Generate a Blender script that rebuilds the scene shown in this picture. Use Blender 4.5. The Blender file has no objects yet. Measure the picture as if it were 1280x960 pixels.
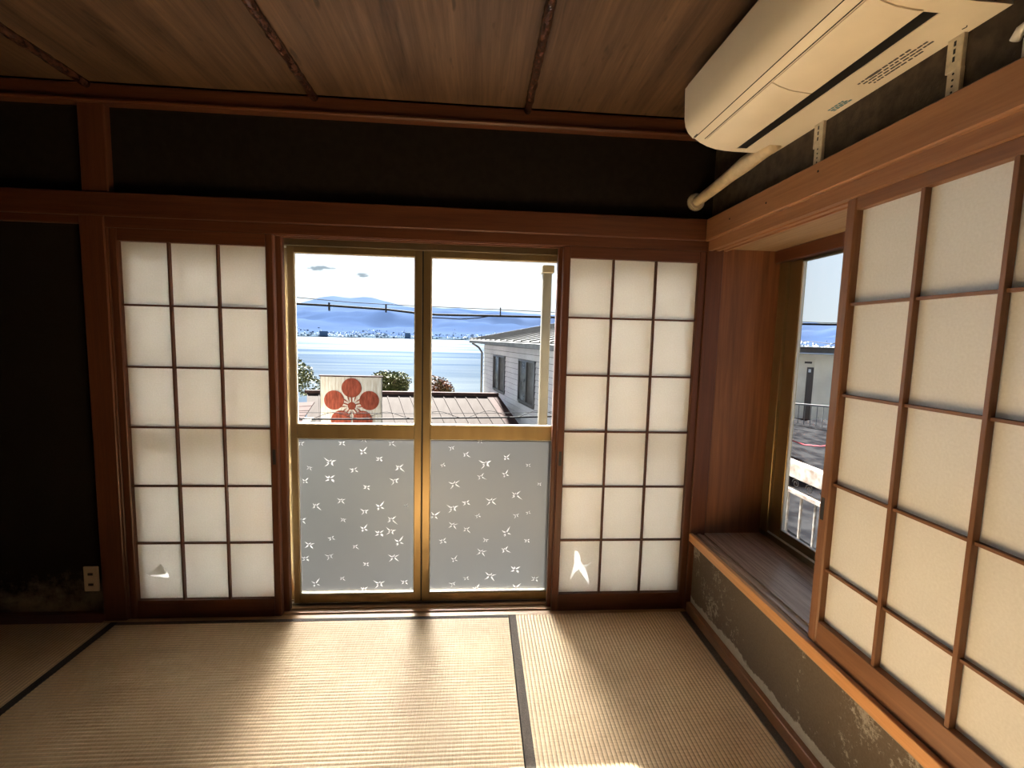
import bpy, bmesh, math, random
from mathutils import Vector, Matrix, noise

rnd = random.Random(7)
scene = bpy.context.scene
COL = scene.collection

# ------------------------------------------------------------------ camera
CAM_Z = 1.337
cam_data = bpy.data.cameras.new('camera')
cam_data.sensor_width = 36.0
cam_data.lens = 36.0 * 580.2 / 1280.0
cam_data.clip_start = 0.02
cam_data.clip_end = 30000
cam = bpy.data.objects.new('camera', cam_data)
COL.objects.link(cam)
yaw, pitch, roll = (math.radians(a) for a in (4.2694, 5.6073, -1.4322))
fwd = Vector((math.sin(yaw) * math.cos(pitch), math.cos(yaw) * math.cos(pitch), -math.sin(pitch)))
rt = Vector((math.cos(yaw), -math.sin(yaw), 0))
dn = fwd.cross(rt)
right = rt * math.cos(roll) + dn * math.sin(roll)
down = -rt * math.sin(roll) + dn * math.cos(roll)
m = Matrix((right, -down, -fwd)).transposed().to_4x4()
m.translation = Vector((0, 0, CAM_Z))
cam.matrix_world = m
scene.camera = cam

# ------------------------------------------------------------------ exposure, sun, sky
scene.view_settings.view_transform = 'Standard'
scene.view_settings.look = 'None'
scene.view_settings.gamma = 1.0
scene.view_settings.exposure = 2.7
scene.view_settings.use_curve_mapping = False
SUN_AZ, SUN_EL = math.radians(-10), math.radians(42.9)
SUN_DIR = Vector((math.sin(SUN_AZ) * math.cos(SUN_EL), math.cos(SUN_AZ) * math.cos(SUN_EL), math.sin(SUN_EL)))
sd = bpy.data.lights.new('sun', 'SUN')
sd.energy = 20.0
sd.angle = math.radians(2.5)
sd.color = (1.0, 0.96, 0.90)
sun = bpy.data.objects.new('sun', sd)
sun.rotation_euler = (-SUN_DIR).to_track_quat('-Z', 'Y').to_euler()
sun.location = (0, 6, 12)
COL.objects.link(sun)

world = bpy.data.worlds.new('sky')
scene.world = world
world.use_nodes = True
wn, wl = world.node_tree.nodes, world.node_tree.links
wn.clear()


def N(nodes, t, **kw):
    n = nodes.new(t)
    for k, v in kw.items():
        if k.startswith('i_'):
            key = k[2:]
            n.inputs[int(key) if key.isdigit() else key].default_value = v
        else:
            setattr(n, k, v)
    return n


wo = N(wn, 'ShaderNodeOutputWorld')
bg = N(wn, 'ShaderNodeBackground')
bg.inputs['Strength'].default_value = 0.22
tc = N(wn, 'ShaderNodeTexCoord')
sep = N(wn, 'ShaderNodeSeparateXYZ')
wl.new(tc.outputs['Generated'], sep.inputs[0])
ramp = N(wn, 'ShaderNodeValToRGB')
cr = ramp.color_ramp
cr.elements[0].position = 0.0
cr.elements[0].color = (0.58, 0.65, 0.70, 1)
cr.elements[1].position = 1.0
cr.elements[1].color = (0.10, 0.22, 0.50, 1)
e = cr.elements.new(0.2)
e.color = (0.50, 0.60, 0.72, 1)
wl.new(sep.outputs['Z'], ramp.inputs[0])
# haze glow around the sun
dot = N(wn, 'ShaderNodeVectorMath', operation='DOT_PRODUCT')
dot.inputs[1].default_value = SUN_DIR
wl.new(tc.outputs['Generated'], dot.inputs[0])
mx0 = N(wn, 'ShaderNodeMath', operation='MAXIMUM', i_1=0.0)
wl.new(dot.outputs['Value'], mx0.inputs[0])
pw = N(wn, 'ShaderNodeMath', operation='POWER', i_1=5.0)
wl.new(mx0.outputs[0], pw.inputs[0])
glow = N(wn, 'ShaderNodeMixRGB', blend_type='ADD', i_0=1.0)
gm = N(wn, 'ShaderNodeMixRGB', blend_type='MULTIPLY', i_0=1.0)
gm.inputs[1].default_value = (1.0, 0.95, 0.88, 1)
wl.new(pw.outputs[0], gm.inputs[2])
wl.new(ramp.outputs[0], glow.inputs[1])
wl.new(gm.outputs[0], glow.inputs[2])
# small wisps of cloud over the lake
ns = N(wn, 'ShaderNodeTexNoise', i_Scale=34.0, i_Detail=6.0, i_Roughness=0.6)
mp = N(wn, 'ShaderNodeMapping')
mp.inputs['Scale'].default_value = (1, 1, 3.2)
wl.new(tc.outputs['Generated'], mp.inputs[0])
wl.new(mp.outputs[0], ns.inputs['Vector'])
acc = None
for c, r in (((-0.305, 0.943, 0.128), 0.055), ((-0.235, 0.965, 0.120), 0.040)):
    ds = N(wn, 'ShaderNodeVectorMath', operation='SUBTRACT')
    ds.inputs[1].default_value = c
    wl.new(tc.outputs['Generated'], ds.inputs[0])
    sc_ = N(wn, 'ShaderNodeVectorMath', operation='MULTIPLY')
    sc_.inputs[1].default_value = (1, 1, 2.6)
    wl.new(ds.outputs[0], sc_.inputs[0])
    ln = N(wn, 'ShaderNodeVectorMath', operation='LENGTH')
    wl.new(sc_.outputs[0], ln.inputs[0])
    mr = N(wn, 'ShaderNodeMapRange', i_1=0.0, i_2=r, i_3=0.42, i_4=-0.3)
    wl.new(ln.outputs['Value'], mr.inputs[0])
    if acc is None:
        acc = mr
    else:
        ad = N(wn, 'ShaderNodeMath', operation='MAXIMUM')
        wl.new(acc.outputs[0], ad.inputs[0])
        wl.new(mr.outputs[0], ad.inputs[1])
        acc = ad
ml = N(wn, 'ShaderNodeMath', operation='ADD')
wl.new(acc.outputs[0], ml.inputs[0])
wl.new(ns.outputs[0], ml.inputs[1])
th = N(wn, 'ShaderNodeMapRange', i_1=0.68, i_2=0.80, i_3=0.0, i_4=0.85)
wl.new(ml.outputs[0], th.inputs[0])
cm = N(wn, 'ShaderNodeMixRGB')
cm.inputs[2].default_value = (0.22, 0.28, 0.33, 1)
wl.new(th.outputs[0], cm.inputs[0])
wl.new(glow.outputs[0], cm.inputs[1])
wl.new(cm.outputs[0], bg.inputs['Color'])
wl.new(bg.outputs[0], wo.inputs['Surface'])


# ------------------------------------------------------------------ materials
def newmat(name):
    mt = bpy.data.materials.new(name)
    mt.use_nodes = True
    nt = mt.node_tree
    nt.nodes.clear()
    out = nt.nodes.new('ShaderNodeOutputMaterial')
    return mt, nt.nodes, nt.links, out


def principled(name, col, rough=0.5, metal=0.0, var=0.0, scale=8.0, bump=0.0, bscale=200.0, spec=0.5, stretch=(1, 1, 1), col2=None):
    mt, nd, lk, out = newmat(name)
    b = nd.new('ShaderNodeBsdfPrincipled')
    b.inputs['Roughness'].default_value = rough
    b.inputs['Metallic'].default_value = metal
    b.inputs['Specular IOR Level'].default_value = spec
    tcn = nd.new('ShaderNodeTexCoord')
    mpn = nd.new('ShaderNodeMapping')
    mpn.inputs['Scale'].default_value = stretch
    lk.new(tcn.outputs['Object'], mpn.inputs[0])
    n1 = nd.new('ShaderNodeTexNoise')
    n1.inputs['Scale'].default_value = scale
    n1.inputs['Detail'].default_value = 5
    lk.new(mpn.outputs[0], n1.inputs['Vector'])
    mixn = nd.new('ShaderNodeMixRGB')
    c2 = col2 or tuple(max(0, c * (1 - var)) for c in col)
    c1 = col if col2 else tuple(min(1, c * (1 + var * 0.6)) for c in col)
    mixn.inputs[1].default_value = (*c1, 1)
    mixn.inputs[2].default_value = (*c2, 1)
    mrn = nd.new('ShaderNodeMapRange')
    mrn.inputs[1].default_value = 0.35
    mrn.inputs[2].default_value = 0.65
    lk.new(n1.outputs[0], mrn.inputs[0])
    lk.new(mrn.outputs[0], mixn.inputs[0])
    lk.new(mixn.outputs[0], b.inputs['Base Color'])
    if bump:
        n2 = nd.new('ShaderNodeTexNoise')
        n2.inputs['Scale'].default_value = bscale
        n2.inputs['Detail'].default_value = 3
        lk.new(mpn.outputs[0], n2.inputs['Vector'])
        bp = nd.new('ShaderNodeBump')
        bp.inputs['Strength'].default_value = bump
        bp.inputs['Distance'].default_value = 0.004
        lk.new(n2.outputs[0], bp.inputs['Height'])
        lk.new(bp.outputs[0], b.inputs['Normal'])
    lk.new(b.outputs[0], out.inputs[0])
    return mt


def wood(name, dark, light, axis=0, rough=0.45, fine=70.0, bump=0.25, knots=0.0, spec=0.4, wide=6.0):
    mt, nd, lk, out = newmat(name)
    b = nd.new('ShaderNodeBsdfPrincipled')
    b.inputs['Specular IOR Level'].default_value = spec
    tcn = nd.new('ShaderNodeTexCoord')
    mpn = nd.new('ShaderNodeMapping')
    s = [1.0, 1.0, 1.0]
    s[axis] = 0.045
    mpn.inputs['Scale'].default_value = s
    lk.new(tcn.outputs['Object'], mpn.inputs[0])
    n1 = nd.new('ShaderNodeTexNoise')
    n1.inputs['Scale'].default_value = fine
    n1.inputs['Detail'].default_value = 8
    n1.inputs['Roughness'].default_value = 0.65
    n1.inputs['Distortion'].default_value = 0.4
    lk.new(mpn.outputs[0], n1.inputs['Vector'])
    n2 = nd.new('ShaderNodeTexNoise')
    n2.inputs['Scale'].default_value = wide
    n2.inputs['Detail'].default_value = 3
    lk.new(mpn.outputs[0], n2.inputs['Vector'])
    ad = nd.new('ShaderNodeMixRGB')
    ad.inputs[0].default_value = 0.5
    lk.new(n1.outputs[0], ad.inputs[1])
    lk.new(n2.outputs[0], ad.inputs[2])
    rp = nd.new('ShaderNodeValToRGB')
    rp.color_ramp.elements[0].position = 0.36
    rp.color_ramp.elements[0].color = (*dark, 1)
    rp.color_ramp.elements[1].position = 0.64
    rp.color_ramp.elements[1].color = (*light, 1)
    lk.new(ad.outputs[0], rp.inputs[0])
    last = rp.outputs[0]
    if knots:
        v = nd.new('ShaderNodeTexNoise')
        v.inputs['Scale'].default_value = 22
        v.inputs['Detail'].default_value = 2
        mk = nd.new('ShaderNodeMapping')
        s2 = [1.0, 1.0, 1.0]
        s2[axis] = 0.28
        mk.inputs['Scale'].default_value = s2
        mk.inputs['Rotation'].default_value = (0, 0, 0.25)
        lk.new(tcn.outputs['Object'], mk.inputs[0])
        lk.new(mk.outputs[0], v.inputs['Vector'])
        mr2 = nd.new('ShaderNodeMapRange')
        mr2.inputs[1].default_value = 0.66
        mr2.inputs[2].default_value = 0.74
        mr2.inputs[4].default_value = knots
        lk.new(v.outputs[0], mr2.inputs[0])
        mk2 = nd.new('ShaderNodeMixRGB')
        mk2.inputs[2].default_value = (dark[0] * .35, dark[1] * .3, dark[2] * .3, 1)
        lk.new(mr2.outputs[0], mk2.inputs[0])
        lk.new(last, mk2.inputs[1])
        last = mk2.outputs[0]
    lk.new(last, b.inputs['Base Color'])
    b.inputs['Roughness'].default_value = rough
    bp = nd.new('ShaderNodeBump')
    bp.inputs['Strength'].default_value = bump
    bp.inputs['Distance'].default_value = 0.002
    lk.new(n1.outputs[0], bp.inputs['Height'])
    lk.new(bp.outputs[0], b.inputs['Normal'])
    lk.new(b.outputs[0], out.inputs[0])
    return mt


def tatami_mat(name, axis):
    """rush weave: fine strands across the ridges, valley shade painted into the colour."""
    mt, nd, lk, out = newmat(name)
    b = nd.new('ShaderNodeBsdfPrincipled')
    b.inputs['Roughness'].default_value = 0.5
    b.inputs['Specular IOR Level'].default_value = 0.35
    tcn = nd.new('ShaderNodeTexCoord')
    sp = nd.new('ShaderNodeSeparateXYZ')
    lk.new(tcn.outputs['Object'], sp.inputs[0])
    al, ac = ('X', 'Y') if axis == 0 else ('Y', 'X')   # al = along a ridge, ac = across
    # streaky straw noise, strands lie across the ridge direction
    mpn = nd.new('ShaderNodeMapping')
    sc = [1.0, 1.0, 1.0]
    sc[1 if axis == 0 else 0] = 0.06
    mpn.inputs['Scale'].default_value = sc
    lk.new(tcn.outputs['Object'], mpn.inputs[0])
    n1 = nd.new('ShaderNodeTexNoise')
    n1.inputs['Scale'].default_value = 330
    n1.inputs['Detail'].default_value = 3
    lk.new(mpn.outputs[0], n1.inputs['Vector'])
    n2 = nd.new('ShaderNodeTexNoise')
    n2.inputs['Scale'].default_value = 3.5
    n2.inputs['Detail'].default_value = 4
    lk.new(tcn.outputs['Object'], n2.inputs['Vector'])
    ml = nd.new('ShaderNodeMath')
    ml.operation = 'MULTIPLY'
    ml.inputs[1].default_value = math.pi / 0.015
    lk.new(sp.outputs[ac], ml.inputs[0])
    sn = nd.new('ShaderNodeMath')
    sn.operation = 'SINE'
    lk.new(ml.outputs[0], sn.inputs[0])
    ab = nd.new('ShaderNodeMath')
    ab.operation = 'ABSOLUTE'
    lk.new(sn.outputs[0], ab.inputs[0])
    ms = nd.new('ShaderNodeMath')
    ms.operation = 'MULTIPLY'
    ms.inputs[1].default_value = 2 * math.pi / 0.012
    lk.new(sp.outputs[al], ms.inputs[0])
    s2 = nd.new('ShaderNodeMath')
    s2.operation = 'SINE'
    lk.new(ms.outputs[0], s2.inputs[0])
    rp = nd.new('ShaderNodeValToRGB')
    rp.color_ramp.elements[0].position = 0.3
    rp.color_ramp.elements[0].color = (0.45, 0.295, 0.15, 1)
    rp.color_ramp.elements[1].position = 0.7
    rp.color_ramp.elements[1].color = (0.74, 0.55, 0.33, 1)
    mixn = nd.new('ShaderNodeMixRGB')
    mixn.inputs[0].default_value = 0.45
    lk.new(n1.outputs[0], mixn.inputs[1])
    lk.new(n2.outputs[0], mixn.inputs[2])
    lk.new(mixn.outputs[0], rp.inputs[0])
    mr = nd.new('ShaderNodeMapRange')  # shade between the ridges, multiplied into the rush colour
    mr.inputs[1].default_value = 0.0
    mr.inputs[2].default_value = 0.45
    mr.inputs[3].default_value = 0.30
    mr.inputs[4].default_value = 1.0
    lk.new(ab.outputs[0], mr.inputs[0])
    mu = nd.new('ShaderNodeMixRGB')
    mu.blend_type = 'MULTIPLY'
    mu.inputs[0].default_value = 1.0
    lk.new(rp.outputs[0], mu.inputs[1])
    lk.new(mr.outputs[0], mu.inputs[2])
    lk.new(mu.outputs[0], b.inputs['Base Color'])
    a2 = nd.new('ShaderNodeMath')
    a2.operation = 'MULTIPLY_ADD'
    a2.inputs[1].default_value = 0.10 if axis == 0 else 0.3
    lk.new(s2.outputs[0], a2.inputs[0])
    lk.new(n1.outputs[0], a2.inputs[2])
    bp = nd.new('ShaderNodeBump')
    bp.inputs['Strength'].default_value = 0.5
    bp.inputs['Distance'].default_value = 0.0015
    lk.new(a2.outputs[0], bp.inputs['Height'])
    lk.new(bp.outputs[0], b.inputs['Normal'])
    lk.new(b.outputs[0], out.inputs[0])
    return mt


def plaster(name, base, stain, hz, wide, thresh, flake=0.0, soft=0.05, big_scale=4.5):
    """earth plaster; pale salt bloom: a ragged band near the floor plus loose flecks."""
    mt, nd, lk, out = newmat(name)
    b = nd.new('ShaderNodeBsdfPrincipled')
    b.inputs['Roughness'].default_value = 0.95
    b.inputs['Specular IOR Level'].default_value = 0.15
    tcn = nd.new('ShaderNodeTexCoord')
    sp = nd.new('ShaderNodeSeparateXYZ')
    lk.new(tcn.outputs['Object'], sp.inputs[0])
    fine = nd.new('ShaderNodeTexNoise')
    fine.inputs['Scale'].default_value = 160
    fine.inputs['Detail'].default_value = 4
    lk.new(tcn.outputs['Object'], fine.inputs['Vector'])
    big = nd.new('ShaderNodeTexNoise')
    big.inputs['Scale'].default_value = big_scale
    big.inputs['Detail'].default_value = 9
    big.inputs['Roughness'].default_value = 0.72
    lk.new(tcn.outputs['Object'], big.inputs['Vector'])
    c0 = nd.new('ShaderNodeMixRGB')
    c0.inputs[1].default_value = (*[c * 0.75 for c in base], 1)
    c0.inputs[2].default_value = (*[c * 1.25 for c in base], 1)
    lk.new(fine.outputs[0], c0.inputs[0])
    # band: height below hz, edge broken by noise
    bd = nd.new('ShaderNodeMapRange')
    bd.inputs[1].default_value = hz
    bd.inputs[2].default_value = hz - wide
    bd.inputs[3].default_value = -0.25
    bd.inputs[4].default_value = 0.25
    lk.new(sp.outputs['Z'], bd.inputs[0])
    ad = nd.new('ShaderNodeMath')
    ad.operation = 'ADD'
    lk.new(bd.outputs[0], ad.inputs[0])
    lk.new(big.outputs[0], ad.inputs[1])
    m1 = nd.new('ShaderNodeMapRange')
    m1.inputs[1].default_value = thresh
    m1.inputs[2].default_value = thresh + soft
    lk.new(ad.outputs[0], m1.inputs[0])
    fl = nd.new('ShaderNodeTexNoise')
    fl.inputs['Scale'].default_value = 55
    fl.inputs['Detail'].default_value = 6
    fl.inputs['Roughness'].default_value = 0.8
    lk.new(tcn.outputs['Object'], fl.inputs['Vector'])
    f2 = nd.new('ShaderNodeTexNoise')
    f2.inputs['Scale'].default_value = 4.2
    f2.inputs['Detail'].default_value = 2
    lk.new(tcn.outputs['Object'], f2.inputs['Vector'])
    fm = nd.new('ShaderNodeMath')
    fm.operation = 'ADD'
    lk.new(fl.outputs[0], fm.inputs[0])
    lk.new(f2.outputs[0], fm.inputs[1])
    m2 = nd.new('ShaderNodeMapRange')
    m2.inputs[1].default_value = 1.10
    m2.inputs[2].default_value = 1.20
    m2.inputs[4].default_value = flake
    lk.new(fm.outputs[0], m2.inputs[0])
    mxn = nd.new('ShaderNodeMath')
    mxn.operation = 'MAXIMUM'
    lk.new(m1.outputs[0], mxn.inputs[0])
    lk.new(m2.outputs[0], mxn.inputs[1])
    gr = nd.new('ShaderNodeMixRGB')
    gr.inputs[1].default_value = (*[c * 0.55 for c in stain], 1)
    gr.inputs[2].default_value = (*stain, 1)
    lk.new(fl.outputs[0], gr.inputs[0])
    fin = nd.new('ShaderNodeMixRGB')
    lk.new(mxn.outputs[0], fin.inputs[0])
    lk.new(c0.outputs[0], fin.inputs[1])
    lk.new(gr.outputs[0], fin.inputs[2])
    lk.new(fin.outputs[0], b.inputs['Base Color'])
    bp = nd.new('ShaderNodeBump')
    bp.inputs['Strength'].default_value = 0.5
    bp.inputs['Distance'].default_value = 0.002
    lk.new(fine.outputs[0], bp.inputs['Height'])
    lk.new(bp.outputs[0], b.inputs['Normal'])
    lk.new(b.outputs[0], out.inputs[0])
    return mt


def paper_mat(name, ca=(0.78, 0.765, 0.72), cb=(0.89, 0.88, 0.84)):
    mt, nd, lk, out = newmat(name)
    tcn = nd.new('ShaderNodeTexCoord')
    n1 = nd.new('ShaderNodeTexNoise')
    n1.inputs['Scale'].default_value = 160
    n1.inputs['Detail'].default_value = 4
    lk.new(tcn.outputs['Object'], n1.inputs['Vector'])
    n2 = nd.new('ShaderNodeTexNoise')
    n2.inputs['Scale'].default_value = 5
    lk.new(tcn.outputs['Object'], n2.inputs['Vector'])
    mx = nd.new('ShaderNodeMixRGB')
    mx.inputs[0].default_value = 0.35
    lk.new(n1.outputs[0], mx.inputs[1])
    lk.new(n2.outputs[0], mx.inputs[2])
    rp = nd.new('ShaderNodeValToRGB')
    rp.color_ramp.elements[0].position = 0.3
    rp.color_ramp.elements[0].color = (*ca, 1)
    rp.color_ramp.elements[1].position = 0.7
    rp.color_ramp.elements[1].color = (*cb, 1)
    lk.new(mx.outputs[0], rp.inputs[0])
    d = nd.new('ShaderNodeBsdfDiffuse')
    t = nd.new('ShaderNodeBsdfTranslucent')
    lk.new(rp.outputs[0], d.inputs[0])
    lk.new(rp.outputs[0], t.inputs[0])
    ms = nd.new('ShaderNodeMixShader')
    ms.inputs[0].default_value = 0.30
    lk.new(d.outputs[0], ms.inputs[1])
    lk.new(t.outputs[0], ms.inputs[2])
    lk.new(ms.outputs[0], out.inputs[0])
    return mt


def clear_glass(name):
    mt, nd, lk, out = newmat(name)
    tr = nd.new('ShaderNodeBsdfTransparent')
    tr.inputs[0].default_value = (0.975, 0.985, 0.98, 1)
    g = nd.new('ShaderNodeBsdfGlossy')
    g.inputs['Roughness'].default_value = 0.02
    f = nd.new('ShaderNodeFresnel')
    f.inputs[0].default_value = 1.2
    ms = nd.new('ShaderNodeMixShader')
    lk.new(f.outputs[0], ms.inputs[0])
    lk.new(tr.outputs[0], ms.inputs[1])
    lk.new(g.outputs[0], ms.inputs[2])
    lk.new(ms.outputs[0], out.inputs[0])
    return mt


def frosted_glass(name, tint=0.128, haze=0.009):
    mt, nd, lk, out = newmat(name)
    tcn = nd.new('ShaderNodeTexCoord')
    n1 = nd.new('ShaderNodeTexNoise')
    n1.inputs['Scale'].default_value = 260
    n1.inputs['Detail'].default_value = 2
    lk.new(tcn.outputs['Object'], n1.inputs['Vector'])
    bp = nd.new('ShaderNodeBump')
    bp.inputs['Strength'].default_value = 0.12
    bp.inputs['Distance'].default_value = 0.001
    lk.new(n1.outputs[0], bp.inputs['Height'])
    r = nd.new('ShaderNodeBsdfRefraction')
    r.inputs['Color'].default_value = (tint, tint * 0.99, tint * 0.97, 1)
    r.inputs['Roughness'].default_value = 0.72
    r.inputs['IOR'].default_value = 1.3
    t = nd.new('ShaderNodeBsdfTranslucent')
    t.inputs['Color'].default_value = (0.8, 0.8, 0.78, 1)
    g = nd.new('ShaderNodeBsdfGlossy')
    g.inputs['Roughness'].default_value = 0.4
    lk.new(bp.outputs[0], r.inputs['Normal'])
    m1 = nd.new('ShaderNodeMixShader')
    m1.inputs[0].default_value = haze
    lk.new(r.outputs[0], m1.inputs[1])
    lk.new(t.outputs[0], m1.inputs[2])
    m2 = nd.new('ShaderNodeMixShader')
    m2.inputs[0].default_value = 0.05
    lk.new(m1.outputs[0], m2.inputs[1])
    lk.new(g.outputs[0], m2.inputs[2])
    lk.new(m2.outputs[0], out.inputs[0])
    return mt


def star_mat(name):
    mt, nd, lk, out = newmat(name)
    t = nd.new('ShaderNodeBsdfTranslucent')
    t.inputs['Color'].default_value = (0.95, 0.95, 0.97, 1)
    g = nd.new('ShaderNodeBsdfGlossy')
    g.inputs['Roughness'].default_value = 0.15
    tr = nd.new('ShaderNodeBsdfTransparent')
    m1 = nd.new('ShaderNodeMixShader')
    m1.inputs[0].default_value = 0.15
    lk.new(t.outputs[0], m1.inputs[1])
    lk.new(g.outputs[0], m1.inputs[2])
    m2 = nd.new('ShaderNodeMixShader')
    m2.inputs[0].default_value = 0.3
    lk.new(m1.outputs[0], m2.inputs[1])
    lk.new(tr.outputs[0], m2.inputs[2])
    lk.new(m2.outputs[0], out.inputs[0])
    return mt


def water_mat(name):
    mt, nd, lk, out = newmat(name)
    tcn = nd.new('ShaderNodeTexCoord')
    mpn = nd.new('ShaderNodeMapping')
    mpn.inputs['Scale'].default_value = (0.0008, 0.0060, 1)
    lk.new(tcn.outputs['Object'], mpn.inputs[0])
    n1 = nd.new('ShaderNodeTexNoise')
    n1.inputs['Scale'].default_value = 1.6
    n1.inputs['Detail'].default_value = 7
    n1.inputs['Roughness'].default_value = 0.62
    n1.inputs['Distortion'].default_value = 0.8
    lk.new(mpn.outputs[0], n1.inputs['Vector'])
    rp = nd.new('ShaderNodeValToRGB')
    rp.color_ramp.elements[0].position = 0.40
    rp.color_ramp.elements[0].color = (0.33, 0.36, 0.39, 1)
    rp.color_ramp.elements[1].position = 0.60
    rp.color_ramp.elements[1].color = (0.13, 0.18, 0.26, 1)
    lk.new(n1.outputs[0], rp.inputs[0])
    g = nd.new('ShaderNodeBsdfGlossy')
    g.inputs['Roughness'].default_value = 0.12
    lk.new(rp.outputs[0], g.inputs[0])
    d = nd.new('ShaderNodeBsdfDiffuse')
    d.inputs[0].default_value = (0.02, 0.04, 0.06, 1)
    ms = nd.new('ShaderNodeMixShader')
    ms.inputs[0].default_value = 0.9
    lk.new(d.outputs[0], ms.inputs[1])
    lk.new(g.outputs[0], ms.inputs[2])
    lk.new(ms.outputs[0], out.inputs[0])
    return mt


def diffuse_noise(name, c1, c2, scale, lo=0.4, hi=0.6, detail=6, stretch=(1, 1, 1)):
    mt, nd, lk, out = newmat(name)
    tcn = nd.new('ShaderNodeTexCoord')
    mpn = nd.new('ShaderNodeMapping')
    mpn.inputs['Scale'].default_value = stretch
    lk.new(tcn.outputs['Object'], mpn.inputs[0])
    n1 = nd.new('ShaderNodeTexNoise')
    n1.inputs['Scale'].default_value = scale
    n1.inputs['Detail'].default_value = detail
    lk.new(mpn.outputs[0], n1.inputs['Vector'])
    rp = nd.new('ShaderNodeValToRGB')
    rp.color_ramp.elements[0].position = lo
    rp.color_ramp.elements[0].color = (*c1, 1)
    rp.color_ramp.elements[1].position = hi
    rp.color_ramp.elements[1].color = (*c2, 1)
    lk.new(n1.outputs[0], rp.inputs[0])
    d = nd.new('ShaderNodeBsdfDiffuse')
    lk.new(rp.outputs[0], d.inputs[0])
    lk.new(d.outputs[0], out.inputs[0])
    return mt


WD, WL = (0.065, 0.020, 0.009), (0.14, 0.048, 0.021)      # reddish brown interior timber
M = {}
for i, a in enumerate('xyz'):
    M['wood_' + a] = wood('reddish_timber_' + a, WD, WL, i, rough=0.42)
    M['shoji_' + a] = wood('screen_timber_' + a, (0.13, 0.052, 0.02), (0.25, 0.115, 0.05), i, rough=0.5)
    M['sill_' + a] = wood('sill_timber_' + a, (0.42, 0.19, 0.065), (0.66, 0.34, 0.14), i, rough=0.4)
M['lit_wood_y'] = wood('lit_reddish_timber', (0.20, 0.085, 0.036), (0.37, 0.18, 0.085), 1, rough=0.42)  # same timber as the window wall, brighter light painted into the colour
M['old_board_y'] = wood('worn_sill_board', (0.20, 0.13, 0.09), (0.54, 0.39, 0.29), 1, rough=0.24, bump=0.9, fine=90, spec=0.6)
M['bay_panel'] = wood('bay_panel', (0.10, 0.033, 0.013), (0.27, 0.105, 0.04), 2, rough=0.5, bump=0.6, fine=45)
M['bay_soffit'] = wood('bay_soffit', (0.20, 0.115, 0.06), (0.38, 0.25, 0.14), 1, rough=0.6, bump=0.5)
M['threshold'] = wood('threshold_timber', (0.30, 0.16, 0.07), (0.55, 0.34, 0.16), 0, rough=0.4)
M['ceiling'] = wood('ceiling_board', (0.040, 0.021, 0.011), (0.150, 0.084, 0.046), 1, rough=0.5, fine=60, bump=0.3, knots=0.7, wide=9)
M['batten'] = principled('bark_batten', (0.060, 0.025, 0.015), 0.25, var=0.6, scale=60, bump=1.0, bscale=70, stretch=(1, 0.6, 1))
M['gap'] = principled('dark_gap', (0.012, 0.008, 0.006), 0.9)
M['plaster'] = plaster('earth_plaster', (0.12, 0.095, 0.072), (0.50, 0.46, 0.40), 0.115, 0.06, 0.53, 0.6)
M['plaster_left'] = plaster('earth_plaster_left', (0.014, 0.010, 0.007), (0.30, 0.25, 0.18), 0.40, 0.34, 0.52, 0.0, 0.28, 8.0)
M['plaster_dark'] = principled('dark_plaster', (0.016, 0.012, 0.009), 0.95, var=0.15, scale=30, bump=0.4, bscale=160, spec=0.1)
M['plaster_upper'] = principled('upper_plaster', (0.075, 0.058, 0.043), 0.95, var=0.3, scale=30, bump=0.4, bscale=160, spec=0.1)
M['tat_x'] = tatami_mat('rush_weave_across', 0)
M['tat_y'] = tatami_mat('rush_weave_along', 1)
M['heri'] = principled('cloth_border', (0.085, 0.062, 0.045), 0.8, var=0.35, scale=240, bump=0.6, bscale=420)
M['heri_shaded'] = principled('shaded_cloth_border', (0.028, 0.020, 0.015), 0.85, var=0.3, scale=240, bump=0.5, bscale=420)  # same border cloth with the corner's shade put into the colour
M['paper'] = paper_mat('screen_paper')
M['paper_new'] = paper_mat('white_screen_paper', (0.88, 0.88, 0.87), (0.94, 0.94, 0.93))
M['alu'] = principled('bronze_aluminium', (0.33, 0.235, 0.115), 0.38, metal=0.75, var=0.12, scale=14, stretch=(1, 1, 0.2))
M['alu_dark'] = principled('dark_bronze_aluminium', (0.17, 0.13, 0.075), 0.4, metal=0.7, var=0.1)
M['rubber'] = principled('black_gasket', (0.012, 0.011, 0.01), 0.6)
M['bead'] = principled('glazing_bead', (0.62, 0.60, 0.55), 0.4)
M['glass'] = clear_glass('clear_glass')
M['frost'] = frosted_glass('frosted_glass')
M['frost_outer'] = frosted_glass('frosted_glass_outer', 0.32, 0.03)
M['star'] = star_mat('star_facets')
M['ac'] = principled('aged_ivory_plastic', (0.80, 0.71, 0.56), 0.22, var=0.06, scale=5)
M['ac_flat'] = principled('ivory_plastic_matt', (0.72, 0.64, 0.51), 0.4, var=0.05, scale=5)
M['black'] = principled('black_void', (0.008, 0.008, 0.009), 0.5)
M['print'] = principled('black_print', (0.05, 0.045, 0.04), 0.6)
M['print_blue'] = principled('blue_print', (0.08, 0.20, 0.24), 0.6)
M['strap'] = principled('galvanised_strap', (0.62, 0.55, 0.42), 0.45, metal=0.2, var=0.2, scale=40)
M['tape'] = principled('cream_pipe_tape', (0.62, 0.50, 0.33), 0.5, var=0.15, scale=30, bump=0.4, bscale=60)
M['white_plastic'] = principled('white_plastic', (0.7, 0.66, 0.58), 0.4)
M['outlet'] = principled('outlet_plate', (0.55, 0.42, 0.28), 0.45)
M['lake'] = water_mat('lake_water')
M['mount'] = diffuse_noise('hazy_mountain', (0.0127, 0.0213, 0.0443), (0.0174, 0.0270, 0.0523), 0.0009)  # aerial haze painted into the blue base colour
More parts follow.
